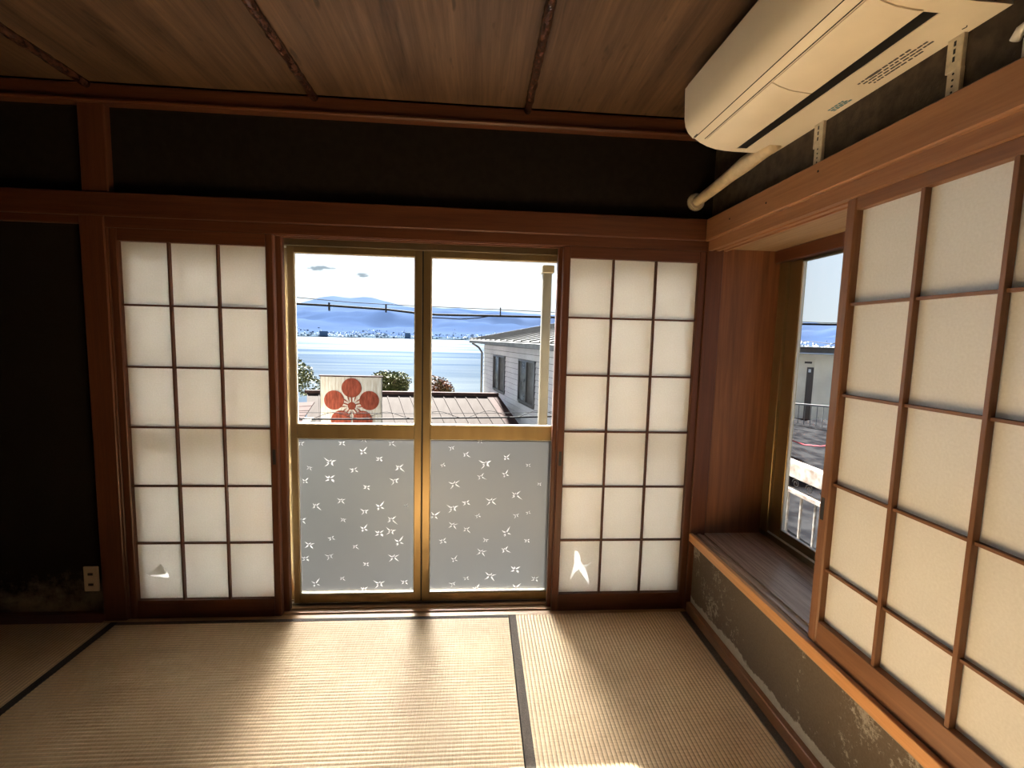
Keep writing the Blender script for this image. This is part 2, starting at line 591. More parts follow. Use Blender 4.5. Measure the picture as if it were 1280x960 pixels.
M['mount_far'] = diffuse_noise('far_hazy_mountain', (0.0222, 0.0341, 0.0602), (0.0253, 0.0381, 0.0649), 0.0009)  # distance haze painted in as a paler base colour
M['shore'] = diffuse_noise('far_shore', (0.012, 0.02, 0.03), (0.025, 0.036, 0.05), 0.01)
M['ground'] = diffuse_noise('hillside', (0.02, 0.025, 0.015), (0.04, 0.038, 0.03), 0.35)
M['street'] = diffuse_noise('asphalt', (0.035, 0.035, 0.035), (0.05, 0.05, 0.05), 2.0)
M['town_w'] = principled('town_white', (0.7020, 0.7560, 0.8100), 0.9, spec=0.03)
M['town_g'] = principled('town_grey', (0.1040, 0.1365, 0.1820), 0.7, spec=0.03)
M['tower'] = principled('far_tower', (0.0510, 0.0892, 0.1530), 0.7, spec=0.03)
M['roof_tin'] = principled('weathered_tin_roof', (0.0164, 0.0107, 0.0086), 0.8, var=0.4, scale=2.2, stretch=(3, 1, 1), col2=(0.0230, 0.0169, 0.0146), spec=0.03)
M['roof_brown'] = principled('dark_brown_roof', (0.0330, 0.0198, 0.0181), 0.8, var=0.3, scale=4, spec=0.03)
M['roof_grey'] = principled('grey_sheet_roof', (0.0585, 0.0585, 0.0585), 0.9, var=0.25, scale=1.5, spec=0.03)
M['siding'] = principled('grey_siding', (0.4200, 0.4200, 0.4425), 0.7, var=0.12, scale=1.5, spec=0.03)
M['cream'] = principled('cream_wall', (0.7200, 0.6750, 0.5700), 0.8, var=0.1, scale=2, spec=0.03)
M['gutter'] = principled('grey_gutter', (0.08, 0.078, 0.075), 0.5, var=0.2, spec=0.03)
M['win_frame'] = principled('dark_window_frame', (0.05, 0.05, 0.055), 0.4, metal=0.3)
M['win_glass'] = principled('house_window_glass', (0.08, 0.085, 0.09), 0.15, spec=0.15, var=0.6, scale=3)
M['win_light'] = principled('pale_window_curtain', (0.8800, 0.8960, 0.8800), 0.3, var=0.25, scale=3, spec=0.03)
M['door_dark'] = principled('dark_door', (0.03, 0.03, 0.032), 0.5)
M['sign'] = principled('painted_sign_board', (0.3610, 0.3515, 0.3230), 0.7, var=0.0, scale=3, stretch=(9, 9, 1.0), col2=(0.2565, 0.2185, 0.1805), spec=0.03)
M['red'] = principled('faded_red_paint', (0.150, 0.036, 0.022), 0.7, var=0.35, scale=5, stretch=(5, 5, 1.2), spec=0.03)
M['cable'] = principled('black_cable', (0.006, 0.006, 0.007), 0.6, spec=0.03)
M['cable_thin'] = principled('grey_wire', (0.012, 0.012, 0.014), 0.6, spec=0.03)
M['pipe'] = principled('tan_metal_post', (0.0577, 0.0433, 0.0227), 0.6, metal=0.0, var=0.15, scale=6)
M['leaf'] = principled('sunlit_leaves', (0.0382, 0.0497, 0.0153), 0.6, var=0.6, scale=2.5, col2=(0.0861, 0.0803, 0.0344), spec=0.03)
M['leaf_red'] = principled('autumn_leaves', (0.1147, 0.0382, 0.0248), 0.6, var=0.4, scale=2.5, col2=(0.0574, 0.0497, 0.0229), spec=0.03)
M['bark'] = principled('bark', (0.08, 0.06, 0.045), 0.9, spec=0.03)
M['rail_white'] = principled('weathered_white_paint', (0.2100, 0.2030, 0.1960), 0.6, var=0.0, scale=22, col2=(0.1190, 0.0910, 0.0770), spec=0.03)
M['iron'] = principled('wrought_iron', (0.012, 0.012, 0.014), 0.5)
M['rail_grey'] = principled('galvanised_rail', (0.12, 0.125, 0.13), 0.6, metal=0.0)
M['tarp'] = diffuse_noise('dark_roofing', (0.006, 0.006, 0.007), (0.014, 0.014, 0.015), 4)
M['cord_red'] = principled('red_cord', (0.22, 0.03, 0.04), 0.6, spec=0.03)


# ------------------------------------------------------------------ mesh helpers
class MB:
    def __init__(self):
        self.bm = bmesh.new()

    def box(self, a, b, bevel=0.0, mi=0):
        c = [(a[i] + b[i]) / 2 for i in range(3)]
        s = [abs(b[i] - a[i]) for i in range(3)]
        r = bmesh.ops.create_cube(self.bm, size=1.0)
        vs = r['verts']
        bmesh.ops.scale(self.bm, vec=s, verts=vs)
        bmesh.ops.translate(self.bm, vec=c, verts=vs)
        fs = {f for v in vs for f in v.link_faces}
        if mi:
            for f in fs:
                f.material_index = mi
        if bevel > 0:
            es = list({e_ for v in vs for e_ in v.link_edges})
            bmesh.ops.bevel(self.bm, geom=es, offset=bevel, segments=1, affect='EDGES')
        return self

    def poly(self, pts, mi=0):
        vs = [self.bm.verts.new(p) for p in pts]
        f = self.bm.faces.new(vs)
        f.material_index = mi
        return self

    def prism(self, pts, off, mi=0):
        """closed prism: polygon pts extruded by vector off"""
        off = Vector(off)
        a = [self.bm.verts.new(p) for p in pts]
        b = [self.bm.verts.new(Vector(p) + off) for p in pts]
        n = len(pts)
        fs = [self.bm.faces.new(a), self.bm.faces.new(list(reversed(b)))]
        for i in range(n):
            fs.append(self.bm.faces.new((a[(i + 1) % n], a[i], b[i], b[(i + 1) % n])))
        for f in fs:
            f.material_index = mi
        return self

    def tube(self, pts, r, seg=8, cap=True, radii=None):
        pts = [Vector(p) for p in pts]
        rings = []
        up = Vector((0, 0, 1))
        for i, p in enumerate(pts):
            t = (pts[min(i + 1, len(pts) - 1)] - pts[max(i - 1, 0)]).normalized()
            u = up if abs(t.z) < 0.95 else Vector((1, 0, 0))
            s = t.cross(u).normalized()
            w = s.cross(t).normalized()
            rr = radii[i] if radii else r
            rings.append([self.bm.verts.new(p + (s * math.cos(2 * math.pi * k / seg) + w * math.sin(2 * math.pi * k / seg)) * rr) for k in range(seg)])
        for i in range(len(rings) - 1):
            for k in range(seg):
                self.bm.faces.new((rings[i][k], rings[i][(k + 1) % seg], rings[i + 1][(k + 1) % seg], rings[i + 1][k]))
        if cap:
            self.bm.faces.new(list(reversed(rings[0])))
            self.bm.faces.new(rings[-1])
        return self

    def build(self, name, mat, parent=None, org=None, smooth=False):
        bmesh.ops.recalc_face_normals(self.bm, faces=self.bm.faces[:])
        me = bpy.data.meshes.new(name)
        self.bm.to_mesh(me)
        self.bm.free()
        for mt in (mat if isinstance(mat, (list, tuple)) else [mat]):
            me.materials.append(mt)
        if org is not None:
            me.transform(Matrix.Translation(-Vector(org)))
        if smooth:
            for p in me.polygons:
                p.use_smooth = True
        o = bpy.data.objects.new(name, me)
        COL.objects.link(o)
        if parent:
            o.parent = parent
        elif org is not None:
            o.location = org
        return o


def box(name, a, b, mat, parent=None, org=None, bevel=0.0):
    return MB().box(a, b, bevel).build(name, mat, parent, org)


def inst(src, parent, loc=(0, 0, 0), name=None):
    o = src.copy()
    if name:
        o.name = name
    COL.objects.link(o)
    o.parent = parent
    o.location = loc
    return o


def tag(o, label=None, cat=None, group=None, kind=None):
    if label:
        o['label'] = label
    if cat:
        o['category'] = cat
    if group:
        o['group'] = group
    if kind:
        o['kind'] = kind
    return o


def thing(name, loc, label, cat=None, group=None, kind=None, rz=0.0):
    o = bpy.data.objects.new(name, None)
    o.location = loc
    o.rotation_euler = (0, 0, rz)
    o.empty_display_size = 0.1
    COL.objects.link(o)
    return tag(o, label, cat, group, kind)


def struct(o, label):
    o['kind'] = 'structure'
    o['label'] = label
    return o


BV = 0.004
# ------------------------------------------------------------------ room shell
# room: x -2.53..1.085, y -1.51..2.13, ceiling 2.337
YF = -1.51
struct(box('floor', (-2.75, YF - .1, -0.16), (1.2, 2.13, -0.052), M['gap']), 'wooden subfloor under the tatami mats')

wb = MB()
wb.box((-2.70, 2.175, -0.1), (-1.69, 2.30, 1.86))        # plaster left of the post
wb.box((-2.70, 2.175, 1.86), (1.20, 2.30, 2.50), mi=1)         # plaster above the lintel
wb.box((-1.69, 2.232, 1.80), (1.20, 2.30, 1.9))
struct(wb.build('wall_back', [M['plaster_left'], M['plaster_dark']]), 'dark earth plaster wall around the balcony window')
wr = MB()
wr.box((1.085, YF, -0.1), (1.20, 2.14, 0.368))
wr.box((1.085, YF, 1.86), (1.20, 2.175, 2.50), mi=1)
wr.box((1.085, YF, 0.3), (1.20, -0.55, 1.9))
struct(wr.build('wall_right', [M['plaster'], M['plaster_upper']]), 'brown earth plaster wall with pale salt stains under the bay window')
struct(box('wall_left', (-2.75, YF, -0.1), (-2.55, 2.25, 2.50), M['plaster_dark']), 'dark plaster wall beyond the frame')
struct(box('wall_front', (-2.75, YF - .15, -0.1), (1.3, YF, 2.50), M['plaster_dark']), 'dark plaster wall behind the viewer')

# ceiling: boards with bark battens
cl = thing('ceiling', (0, 0, 2.337), 'brown wooden board ceiling with dark battens', kind='structure')
box('ceiling_deck', (-2.75, YF - .1, 2.365), (1.25, 2.28, 2.50), M['gap'], cl, (0, 0, 2.337))
bx = [-2.55, -1.612, -0.708, 0.197, 1.085]
for i in range(4):
    box('ceiling_board', (bx[i] + 0.003, YF, 2.340), (bx[i + 1] - 0.003, 2.128, 2.352), M['ceiling'], cl, (0, 0, 2.337))
for x in bx[1:4]:
    b_ = MB()
    pts, rad = [], []
    y = YF
    while y < 2.125:
        pts.append((x + rnd.uniform(-.0012, .0012), y, 2.328 + rnd.uniform(-.001, .001)))
        rad.append(0.0165 + rnd.uniform(-0.0015, 0.0015))
        y += 0.02
    pts.append((x, 2.125, 2.328))
    rad.append(0.0165)
    b_.tube(pts, 0.0165, 10, radii=rad)
    b_.build('batten', M['batten'], cl, (0, 0, 2.337), smooth=True)

# cornice along back and right walls
struct(MB().box((-2.55, 2.128, 2.262), (1.085, 2.178, 2.335), 0.004).box((-2.55, 2.118, 2.262), (1.085, 2.13, 2.274), 0.003).build('trim_1', M['wood_x']), 'dark cornice rail under the ceiling over the window')
struct(MB().box((1.045, YF, 2.262), (1.09, 2.128, 2.335), 0.004).build('trim_2', M['wood_y']), 'dark cornice rail along the right wall')
# lintel rails (nageshi) and tracks (kamoi)
struct(MB().box((-2.55, 2.135, 1.810), (1.045, 2.178, 1.908), BV).build('trim_3', M['wood_x']), 'wide reddish lintel rail across the window wall')
struct(MB().box((1.045, YF, 1.810), (1.088, 2.178, 1.908), BV).build('trim_4', M['lit_wood_y']), 'wide reddish lintel rail on the right wall under the air conditioner')


def grooved_x(x0, x1, y0, y1, z0, z1, grooves, up):
    """rail along x whose top (up) or underside has grooves"""
    prof = []
    gz = z1 - 0.006 if up else z0 + 0.006
    e0 = z1 if up else z0
    o0 = z0 if up else z1
    pts = [(y0, e0)]
    for a, b in grooves:
        pts += [(a, e0), (a, gz), (b, gz), (b, e0)]
    pts += [(y1, e0), (y1, o0), (y0, o0)]
    mb = MB()
    mb.prism([(x0, p[0], p[1]) for p in pts], (x1 - x0, 0, 0))
    return mb


def grooved_y(y0, y1, x0, x1, z0, z1, grooves, up):
    gz = z1 - 0.006 if up else z0 + 0.006
    e0 = z1 if up else z0
    o0 = z0 if up else z1
    pts = [(x0, e0)]
    for a, b in grooves:
        pts += [(a, e0), (a, gz), (b, gz), (b, e0)]
    pts += [(x1, e0), (x1, o0), (x0, o0)]
    mb = MB()
    mb.prism([(p[0], y0, p[1]) for p in pts], (0, y1 - y0, 0))
    return mb


GR = [(2.156, 2.176), (2.194, 2.214)]
struct(grooved_x(-1.59, 1.06, 2.148, 2.235, 1.765, 1.812, GR, False).build('trim_5', M['wood_x']), 'grooved head track above the paper screens of the window wall')
struct(grooved_x(-1.69, 1.06, 2.131, 2.235, -0.05, 0.0, GR, True).build('trim_6', M['threshold']), 'sunlit grooved wooden threshold below the window')
GRY = [(1.080, 1.100), (1.116, 1.136)]
struct(grooved_y(-0.55, 2.14, 1.062, 1.15, 1.765, 1.812, GRY, False).build('trim_7', M['lit_wood_y']), 'grooved head track above the bay window screens')
struct(MB().box((1.056, -0.60, 0.362), (1.074, 2.14, 0.402), 0.002).build('trim_8', M['sill_y']), 'orange brown front edge strip of the bay sill')
# posts
struct(MB().box((-1.69, 2.142, -0.05), (-1.592, 2.235, 1.812), 0.003).build('trim_9', M['wood_z']), 'wooden post left of the paper screens')
struct(MB().box((-1.67, 2.142, 1.905), (-1.565, 2.178, 2.27), 0.003).build('trim_10', M['wood_z']), 'short wooden post above the lintel at left')
struct(MB().box((1.06, 2.142, -0.05), (1.138, 2.245, 1.83), 0.003).build('trim_11', M['wood_z']), 'wooden corner post between window and bay')
struct(MB().box((-1.596, 2.150, 0.0), (-1.584, 2.232, 1.766), 0.002).build('trim_12', M['wood_z']), 'thin jamb strip at the left post')
# baseboards
struct(MB().box((1.062, YF, -0.05), (1.09, 2.142, 0.045), 0.003).build('baseboard_right', M['lit_wood_y']), 'scuffed wooden baseboard below the stained wall')
struct(MB().box((-2.55, 2.15, -0.05), (-1.69, 2.18, 0.03), 0.003).build('baseboard_back', M['wood_x']), 'dark baseboard left of the post')
struct(MB().box((-2.55, 2.150, 1.778), (-1.69, 2.178, 1.812), 0.003).build('trim_13', M['wood_x']), 'dark rail under the lintel left of the post')

# ------------------------------------------------------------------ bay window recess
struct(grooved_y(-0.62, 2.15, 1.074, 1.47, 0.345, 0.398, [(1.078, 1.098), (1.114, 1.134)], True).build('trim_14', M['old_board_y']), 'worn glossy wooden sill board of the bay window')
struct(MB().box((1.138, 2.155, 0.34), (1.50, 2.22, 1.85), 0.002).build('trim_15', M['bay_panel']), 'reddish brown side panel of the bay recess')
struct(MB().box((1.138, -0.66, 0.34), (1.50, -0.58, 1.85), 0.002).build('trim_16', M['bay_panel']), 'side panel at the hidden end of the bay')
struct(MB().box((1.15, -0.60, 1.778), (1.50, 2.16, 1.83)).build('trim_17', M['bay_soffit']), 'pale grained soffit board inside the bay')
struct(MB().box((1.20, -0.66, 0.20), (1.52, 2.24, 0.345)).build('trim_18', M['plaster_dark']), 'underside of the bay')
struct(MB().box((1.395, -0.58, 1.722), (1.47, 2.155, 1.778), 0.003).build('trim_19', M['wood_y']), 'dark wooden head over the bay window')

# ------------------------------------------------------------------ tatami mats
def tatami(loc, sx, sy, axis, borders, label, dark=False):
    """axis 0: ridges run along x (rows stepped in y). borders: list of (x0,y0,x1,y1) local"""
    t = thing('tatami_mat', loc, label, 'tatami mat', 'rush mats covering the floor')
    pitch = 0.015
    bm = bmesh.new()
    L = sx if axis == 0 else sy
    W = sy if axis == 0 else sx
    n = int(round(W / pitch))
    prof = []
    for i in range(n):
        for f, h in ((0.0, 0.0), (0.16, 0.0012), (0.5, 0.0018), (0.84, 0.0012)):
            prof.append(((i + f) * W / n, h))
    prof.append((W, 0.0))
    segs = 2
    rows = []
    for k in range(segs + 1):
        row = []
        for w, h in prof:
            a = k * L / segs
            p = (a, w, h) if axis == 0 else (w, a, h)
            row.append(bm.verts.new((p[0], p[1], p[2] - 0.0018)))
        rows.append(row)
    for k in range(segs):
        for j in range(len(prof) - 1):
            bm.faces.new((rows[k][j], rows[k][j + 1], rows[k + 1][j + 1], rows[k + 1][j]))
    me = bpy.data.meshes.new('rush_cover')
    bmesh.ops.recalc_face_normals(bm, faces=bm.faces[:])
    bm.to_mesh(me)
    bm.free()
    if me.polygons[0].normal.z < 0:
        me.flip_normals()
    me.materials.append(M['tat_x' if axis == 0 else 'tat_y'])
    for p in me.polygons:
        p.use_smooth = True
    o = bpy.data.objects.new('rush_cover', me)
    COL.objects.link(o)
    o.parent = t
    MB().box((0, 0, -0.050), (sx, sy, -0.002)).build('core', M['gap'], t)
    for (x0, y0, x1, y1) in borders:
        MB().box((x0, y0, -0.004), (x1, y1, 0.0012), 0.0008).build('border', M['heri_shaded' if dark else 'heri'], t)
    return t


g = 0.0015
tatami((-1.62 + g, 1.22 + g, 0), 1.79 - 2 * g, 0.91 - 2 * g, 0, [(0, 0.887, 1.787, 0.907), (0, 0, 1.787, 0.03)], 'sunlit mat in front of the glass doors, weave rows parallel to the window')
tatami((0.171 + g, 0.31 + g, 0), 0.891 - 2 * g, 1.82 - 2 * g, 1, [(0, 0, 0.033, 1.817), (0.858, 0, 0.888, 1.817)], 'mat beside the bay wall, weave rows running away to the window')
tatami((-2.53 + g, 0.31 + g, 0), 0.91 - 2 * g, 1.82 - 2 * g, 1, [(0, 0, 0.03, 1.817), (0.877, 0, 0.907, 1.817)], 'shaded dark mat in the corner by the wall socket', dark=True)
tatami((-1.62 + g, 0.31 + g, 0), 1.79 - 2 * g, 0.91 - 2 * g, 0, [(0, 0.877, 1.787, 0.907), (0, 0, 1.787, 0.03)], 'mat in the middle of the room behind the sunlit one')
tatami((-2.53 + g, -1.51 + g, 0), 0.91 - 2 * g, 1.82 - 2 * g, 1, [(0, 0, 0.03, 1.817), (0.877, 0, 0.907, 1.817)], 'mat at the far end of the room opposite the window, left side')
tatami((-1.62 + g, -1.51 + g, 0), 0.895 - 2 * g, 1.82 - 2 * g, 1, [(0, 0, 0.03, 1.817), (0.862, 0, 0.892, 1.817)], 'second mat along the wall opposite the window')
tatami((-0.725 + g, -1.51 + g, 0), 0.896 - 2 * g, 1.82 - 2 * g, 1, [(0, 0, 0.03, 1.817), (0.863, 0, 0.893, 1.817)], 'third mat along the wall opposite the window')
tatami((0.171 + g, -1.51 + g, 0), 0.891 - 2 * g, 1.82 - 2 * g, 1, [(0, 0, 0.033, 1.817), (0.858, 0, 0.888, 1.817)], 'mat in the corner behind the camera beside the bay wall')


# ------------------------------------------------------------------ paper screens
def hole_pane(x0, x1, z0, z1, y, holes):
    """paper sheet with torn holes"""
    from mathutils.geometry import delaunay_2d_cdt
    pts = [(x0, z0), (x1, z0), (x1, z1), (x0, z1)]
    edges = [(0, 1), (1, 2), (2, 3), (3, 0)]
    for h in holes:
        b = len(pts)
        pts += list(h)
        edges += [(b + k, b + (k + 1) % len(h)) for k in range(len(h))]
    vs, es, fs = delaunay_2d_cdt([Vector(p) for p in pts], edges, [], 0, 1e-6)[:3]

    def inside(p, poly):
        c = False
        for k in range(len(poly)):
            (ax, ay), (bx_, by) = poly[k], poly[(k + 1) % len(poly)]
            if (ay > p[1]) != (by > p[1]) and p[0] < (bx_ - ax) * (p[1] - ay) / (by - ay) + ax:
                c = not c
        return c
    keep = []
    for f in fs:
        c = sum((vs[k] for k in f), Vector((0, 0))) / len(f)
        if not any(inside(c, h) for h in holes):
            keep.append(f)
    me = bpy.data.meshes.new('paper_pane')
    me.from_pydata([(v.x, y, v.y) for v in vs], [], keep)
    me.materials.append(M['paper'])
    return me


def shoji(loc, rz, width, height, rows, top, bottom, stile, label, group, pull=None, holes=None, row_h=None, cols=3, dark=False, paper='paper'):
    """local x along the screen, y = depth (0 front face .. 0.030), z up"""
    t = thing('shoji_screen', loc, label, 'sliding screen', group, rz=rz)
    mz, mx = (M['wood_z'], M['wood_x']) if dark else (M['shoji_z'], M['shoji_x'])  # dark: backlit shade of the lattice put into a darker timber colour
    D = 0.030
    st = MB().box((0, 0, 0), (stile, D, height), BV).build('stile', mz, t)
    inst(st, t, (width - stile, 0, 0))
    MB().box((stile, 0.001, height - top), (width - stile, D - .001, height), 0.0015).build('top_rail', mx, t)
    MB().box((stile, 0.001, 0), (width - stile, D - .001, bottom), 0.0015).build('bottom_rail', mx, t)
    iw = width - 2 * stile
    ih = height - top - bottom
    zs = [bottom + ih * k / rows for k in range(rows + 1)] if row_h is None else row_h
    xs = [stile + iw * k / cols for k in range(cols + 1)]
    bw = 0.0042 if dark else 0.0055
    mv = MB().box((-bw, 0.004, bottom), (bw, 0.022, height - top), 0.0008).build('vertical_bar', mz, t)
    mv.location = (xs[1], 0, 0)
    for x in xs[2:-1]:
        inst(mv, t, (x, 0, 0))
    mh = MB().box((stile, 0.0105, -0.0042), (width - stile, 0.0225, 0.0042), 0.0008).build('horizontal_bar', mx, t)
    mh.location = (0, 0, zs[1])
    for z in zs[2:-1]:
        inst(mh, t, (0, 0, z))
    # paper cells, glued on the back of the lattice
    cache = {}
    for r in range(len(zs) - 1):
        for c in range(cols):
            h = None
            if holes:
                h = holes.get((c, r))
            if h:
                o = bpy.data.objects.new('paper_pane', hole_pane(xs[c], xs[c + 1], zs[r], zs[r + 1], 0.0235, h))
                COL.objects.link(o)
                o.parent = t
                o['label'] = 'torn paper pane'
                continue
            key = round(zs[r + 1] - zs[r], 4)
            if key not in cache:
                w_ = xs[1] - xs[0]
                cache[key] = MB().poly([(0, 0, 0), (w_, 0, 0), (w_, 0, key), (0, 0, key)]).build('paper_pane', M[paper], t)
                o = cache[key]
            else:
                o = inst(cache[key], t)
            o.location = (xs[c], 0.0235, zs[r])
    if pull:
        px, pz, ps = pull
        MB().box((px, -0.0015, pz - 0.035), (px + 0.014, 0.002, pz + 0.035), 0.001).build('finger_pull', M['iron'], t)
    return t


GS = 'paper screens of the window wall'
H1 = 1.765
# screens in front (room side)
LX0, RX0, W1 = -1.583, 0.383, 0.679
Y1, Y2 = 2.151, 2.189
tearR = [(0.4947, 0.2986), (0.5078, 0.2964), (0.5185, 0.2828), (0.5265, 0.2589), (0.5229, 0.2464), (0.541, 0.2254), (0.562, 0.2300), (0.5800, 0.2420), (0.5815, 0.2395), (0.5665, 0.2240), (0.5464, 0.217), (0.563, 0.1833), (0.5737, 0.1464), (0.5716, 0.1222), (0.5617, 0.1413), (0.538, 0.1731), (0.5185, 0.2048), (0.497, 0.1841), (0.4781, 0.1509), (0.4758, 0.1583), (0.4865, 0.1947), (0.493, 0.2363), (0.4934, 0.2779)]
tearL = [(-1.5204, 0.2029), (-1.4828, 0.2009), (-1.4428, 0.2029), (-1.4283, 0.2076), (-1.4265, 0.2188), (-1.4368, 0.2361), (-1.4537, 0.2543), (-1.4515, 0.2543), (-1.4325, 0.2336), (-1.421, 0.2114), (-1.4157, 0.1902), (-1.4235, 0.1854), (-1.4369, 0.1861), (-1.4567, 0.1908), (-1.4876, 0.1941)]
HL = {(0, 0): [[(x - LX0, z) for x, z in tearL]]}
HR = {(0, 0): [[(x - RX0, z) for x, z in tearR]]}
sL = shoji((LX0, Y1, 0), 0, W1, H1, 6, 0.053, 0.087, 0.034, 'backlit dark framed paper screen left of glass doors, small crescent tear in a bottom pane', GS, pull=(W1 - 0.024, 0.77, 0), holes=HL, dark=True)
# lifted flap at the crescent tear
fl = MB()
fl.poly([(-1.520, 0.2035), (-1.452, 0.2560), (-1.430, 0.236), (-1.424, 0.212)][::1] and [(-1.4830 - LX0, 0.0215, 0.2012), (-1.5200 - LX0, 0.0228, 0.2030), (-1.4790 - LX0, 0.0195, 0.2300), (-1.4537 - LX0, 0.0225, 0.2550), (-1.4368 - LX0, 0.0190, 0.2361), (-1.4283 - LX0, 0.0170, 0.2076)])
fl.build('torn_flap', M['paper'], sL)
sR = shoji((RX0, Y1, 0), 0, W1, H1, 6, 0.053, 0.087, 0.034, 'brown framed paper screen right of glass doors, large jagged tear in a bottom pane', GS, pull=(0.010, 0.77, 0), holes=HR, dark=True)
for scr, outline, X0 in ((sL, tearL, LX0), (sR, tearR, RX0)):
    rim = MB()
    P_ = [Vector((x - X0, 0.0228, z)) for x, z in outline]
    rim.tube(P_ + [P_[0]], 0.0007, 5, cap=False)
    o = rim.build('torn_edge', M['paper_new'], scr)
    o['label'] = 'white torn paper edge'
# screens behind them
shoji((-1.583 + 0.022, Y2, 0), 0, W1, H1, 6, 0.053, 0.087, 0.034, 'screen slid behind the left torn screen, only its reddish edge shows beside the glass', GS, dark=True, paper='paper_new')
shoji((RX0 - 0.018, Y2, 0), 0, W1, H1, 6, 0.053, 0.087, 0.034, 'screen slid behind the right torn screen, only a thin edge shows beside the glass', GS, dark=True, paper='paper_new')
# bay window screens (rz = -90deg: local x -> -y, local y -> +x)
GB = 'paper screens of the bay window'
ZB = 0.400
hb = 1.765 - ZB
rowb = [0.079, 0.2465, 0.518, 0.792, 1.061, hb - 0.036]
R90 = -math.pi / 2
shoji((1.075, 1.338, ZB), R90, 0.672, hb, 5, 0.036, 0.079, 0.036, 'tall cream paper screen half covering the bay window', GB, pull=(0.008, 0.435, 0), row_h=rowb)
shoji((1.111, 1.325, ZB), R90, 0.672, hb, 5, 0.036, 0.079, 0.036, 'screen slid behind the first bay window screen', GB, row_h=rowb)
shoji((1.075, 0.655, ZB), R90, 0.672, hb, 5, 0.036, 0.079, 0.036, 'next screen of the bay window, outside the view to the right', GB, row_h=rowb)
shoji((1.111, 0.100, ZB), R90, 0.650, hb, 5, 0.036, 0.079, 0.036, 'last screen at the hidden end of the bay window', GB, row_h=rowb)

# ------------------------------------------------------------------ aluminium sliding windows
STARS_L = [(-0.843, 0.808), (-0.648, 0.811), (-0.544, 0.83), (-0.413, 0.811), (-0.549, 0.769), (-0.471, 0.734), (-0.706, 0.717), (-0.592, 0.679), (-0.804, 0.689), (-0.376, 0.691), (-0.826, 0.622), (-0.707, 0.635), (-0.397, 0.625), (-0.532, 0.592), (-0.656, 0.525), (-0.776, 0.498), (-0.469, 0.492), (-0.341, 0.5), (-0.543, 0.47), (-0.845, 0.426), (-0.647, 0.428), (-0.413, 0.427), (-0.547, 0.38), (-0.472, 0.357), (-0.416, 0.368), (-0.703, 0.334), (-0.811, 0.301), (-0.59, 0.29), (-0.376, 0.311), (-0.83, 0.23), (-0.714, 0.241), (-0.537, 0.199), (-0.403, 0.232), (-0.655, 0.126), (-0.783, 0.099), (-0.548, 0.067), (-0.473, 0.095), (-0.348, 0.102)]
STARS_R = [(-0.121, 0.792), (0.018, 0.826), (0.208, 0.833), (-0.051, 0.759), (0.15, 0.744), (-0.163, 0.705), (0.047, 0.713), (0.261, 0.707), (-0.106, 0.609), (0.025, 0.646), (0.147, 0.658), (0.319, 0.61), (-0.112, 0.485), (-0.045, 0.513), (0.078, 0.522), (0.202, 0.553), (-0.204, 0.446), (0.014, 0.445), (0.207, 0.447), (0.268, 0.462), (-0.111, 0.398), (-0.043, 0.375), (0.159, 0.355), (-0.159, 0.315), (0.055, 0.319), (0.266, 0.314), (0.034, 0.256), (0.154, 0.266), (-0.101, 0.217), (0.209, 0.161), (-0.107, 0.089), (-0.039, 0.118), (0.081, 0.128), (0.015, 0.062), (0.215, 0.063), (0.312, 0.109)]


def star_mesh(k):
    r_ = random.Random(100 + k)
    bm = bmesh.new()
    angs = [38, 142, 218, 322, 60, 120, 200, 340]
    for i, a in enumerate(angs):
        a = math.radians(a + r_.uniform(-14, 14))
        L = (0.030 if i < 4 else 0.016) * r_.uniform(0.55, 1.1)
        w = 0.0034 * r_.uniform(0.7, 1.3)
        c, s = math.cos(a), math.sin(a)
        r0 = 0.004
        mid = r0 + (L - r0) * 0.35
        p = [(c * r0, s * r0), (c * mid - s * w, s * mid + c * w), (c * L, s * L), (c * mid + s * w * .5, s * mid - c * w * .5)]
        top = bm.verts.new((c * mid, -0.0016, s * mid))
        vs = [bm.verts.new((q[0], 0, q[1])) for q in p]
        for j in range(4):
            bm.faces.new((vs[j], vs[(j + 1) % 4], top))
    me = bpy.data.meshes.new('star_motif')
    bm.to_mesh(me)
    bm.free()
    me.materials.append(M['star'])
    return me


STAR = [star_mesh(k) for k in range(6)]


